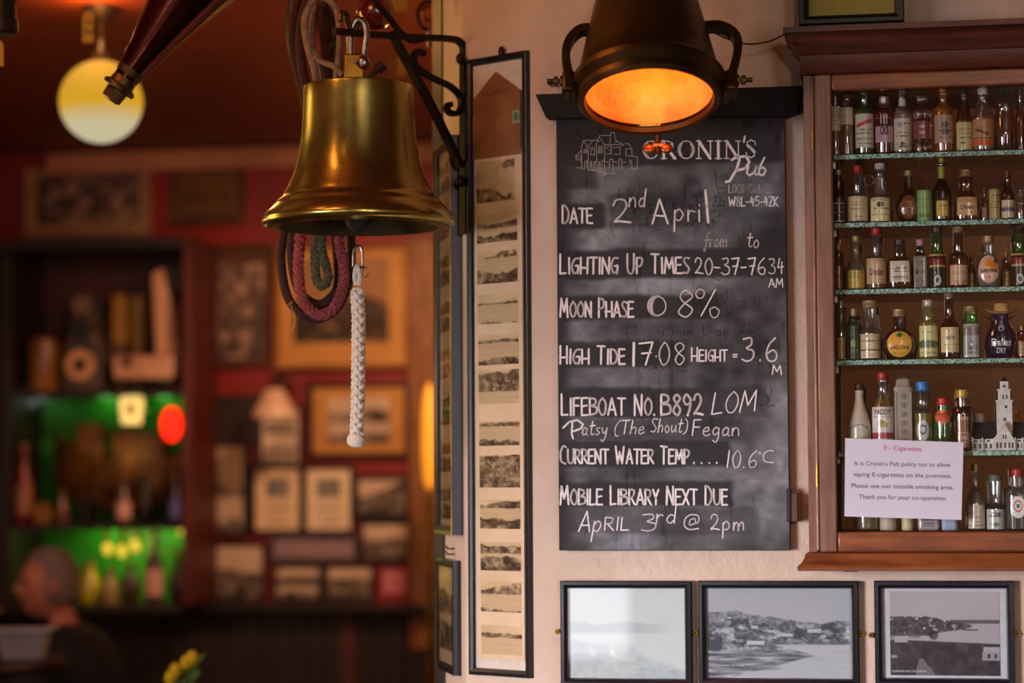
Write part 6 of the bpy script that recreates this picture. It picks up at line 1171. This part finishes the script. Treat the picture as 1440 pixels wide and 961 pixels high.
man.part('mouth', MB().sphere(Vector((0, 0, hz_ - .055)) + f_ * .088, .016, .6, 1, .28, 12, 6), solid((130, 60, 56)), hd, smooth=80)
# ------------------------------------------------ table, tub, tulips
q = at(-10, 925, 6.75); TB = Pl(xy(q), 0); zt_ = q.z - .004
tb = T('high_table', 'dark wooden high table under the white tub at the lower left', 'table', TB, (-.1, 0, 0))
tb.part('table_top', MB().lathe([(.3, zt_ - .03), (.305, zt_ - .015), (.3, zt_)], (-.1, 0, 0), 36), DARKW); tb.part('pedestal', MB().tube([(-.1, 0, .03), (-.1, 0, zt_ - .03)], .035, 12), DARKW); tb.part('foot', MB().lathe([(.22, 0), (.22, .02), (.05, .04)], (-.1, 0, 0), 30), DARKW)
uw = 6.8 / F; WT = M('tub_white', (190, 186, 200), .4, 0, (170, 168, 184), 8)
tx = TB.local(at(34, 920, 6.75)).x; tub = T('plastic_tub', 'white rectangular tub with a flared rim on the high table', 'tub', TB, (tx, 0, zt_))
def tubring(w, d_, z): return [(tx - w, -d_, z), (tx + w, -d_, z), (tx + w, d_, z), (tx - w, d_, z)]
tub.part('tub_body', MB().rings([tubring(.052, .045, zt_ + .0005), tubring(.066, .058, zt_ + .075), tubring(.062, .054, zt_ + .075), tubring(.05, .042, zt_ + .006)]), WT, bevel=.004); tub.part('rim', MB().rings([tubring(.062, .055, zt_ + .074), tubring(.08, .07, zt_ + .076), tubring(.08, .07, zt_ + .084), tubring(.06, .053, zt_ + .084)], closed=True), WT, bevel=.002)
q = at(258, 975, 5.6); VP_ = Pl(xy(q), 0); vz = q.z - .06
t2_ = T('small_table', 'small round dark table carrying the vase of tulips', 'table', VP_, (0, 0, 0)); t2_.part('table_top', MB().lathe([(.3, vz - .025), (.3, vz)], seg=36), DARKW); t2_.part('pedestal', MB().tube([(0, 0, .02), (0, 0, vz - .025)], .03, 10), DARKW); t2_.part('foot', MB().lathe([(.2, 0), (.2, .02), (.04, .03)], seg=30), DARKW)
vs_ = T('tulip_vase', 'glass vase of yellow tulips at the bottom edge below the picture wall', 'flowers', VP_, (0, 0, vz)); vs_.part('vase', MB().lathe([(.03, vz + .001), (.032, vz + .01), (.026, vz + .05), (.03, vz + .085)], seg=20), GL('glass_236_240_238', CLEAR, .4), smooth=60)
YT = M('tulip_yellow', (240, 214, 30), .5, 0, (214, 180, 20), 20); GRN = M('tulip_green', (96, 140, 50), .5, 0, (60, 100, 34), 20)
for px, py in ((262, 934), (247, 945), (270, 928), (240, 956)):
    c = VP_.local(at(px, py, 5.6)); s_ = vs_.part('stem', MB().tube(catmull([(0, 0, vz + .02), (c.x * .4, 0, vz + .08), (c.x, c.y, c.z - .01)], 5), .0025, 6), GRN)
    vs_.part('bloom', MB().lathe([(.002, -.016), (.012, -.01), (.0145, 0), (.012, .012), (.006, .02)], c, 10, n=3), YT, s_, smooth=60)
for dx, dz, k in ((.05, .1, 1), (.04, .06, 1), (-.04, .07, -1)):
    pts = catmull([(0, 0, vz + .05), (dx * .5, 0, vz + .05 + dz * .7), (dx, -.005, vz + .05 + dz)], 6); mb = MB(); w0 = [.004, .011, .012, .008, .001]
    rr = [[(p.x, p.y, p.z - w0[min(4, i * 5 // len(pts))]), (p.x + .002, p.y - .002, p.z), (p.x, p.y, p.z + w0[min(4, i * 5 // len(pts))])] for i, p in enumerate(pts)]
    mb.rings(rr, False, False); vs_.part('leaf', mb, GRN, smooth=60)

q = at(563, 112, 6.0); CQ = Pl(xy(q), 0); cf = lambda a, b: CQ.local(at(a, b, 6.0)); a_, b_2 = cf(551, 112), cf(576, 74)
kc_ = framed(CQ, (a_.x, b_2.x, a_.z, b_2.z), .008, .008, GILT, 'small ochre framed card hanging between the bracket strut and the bell', [('print', a_.x + .01, b_2.x - .01, a_.z + .01, b_2.z - .01, 12, 16, flat((206, 150, 70), 30, 5))], OCH, pane=False)
kc_.part('cord', MB().tube([(0, 0, b_2.z), (0, 0, 2.757)], .0015, 5), DARKW)
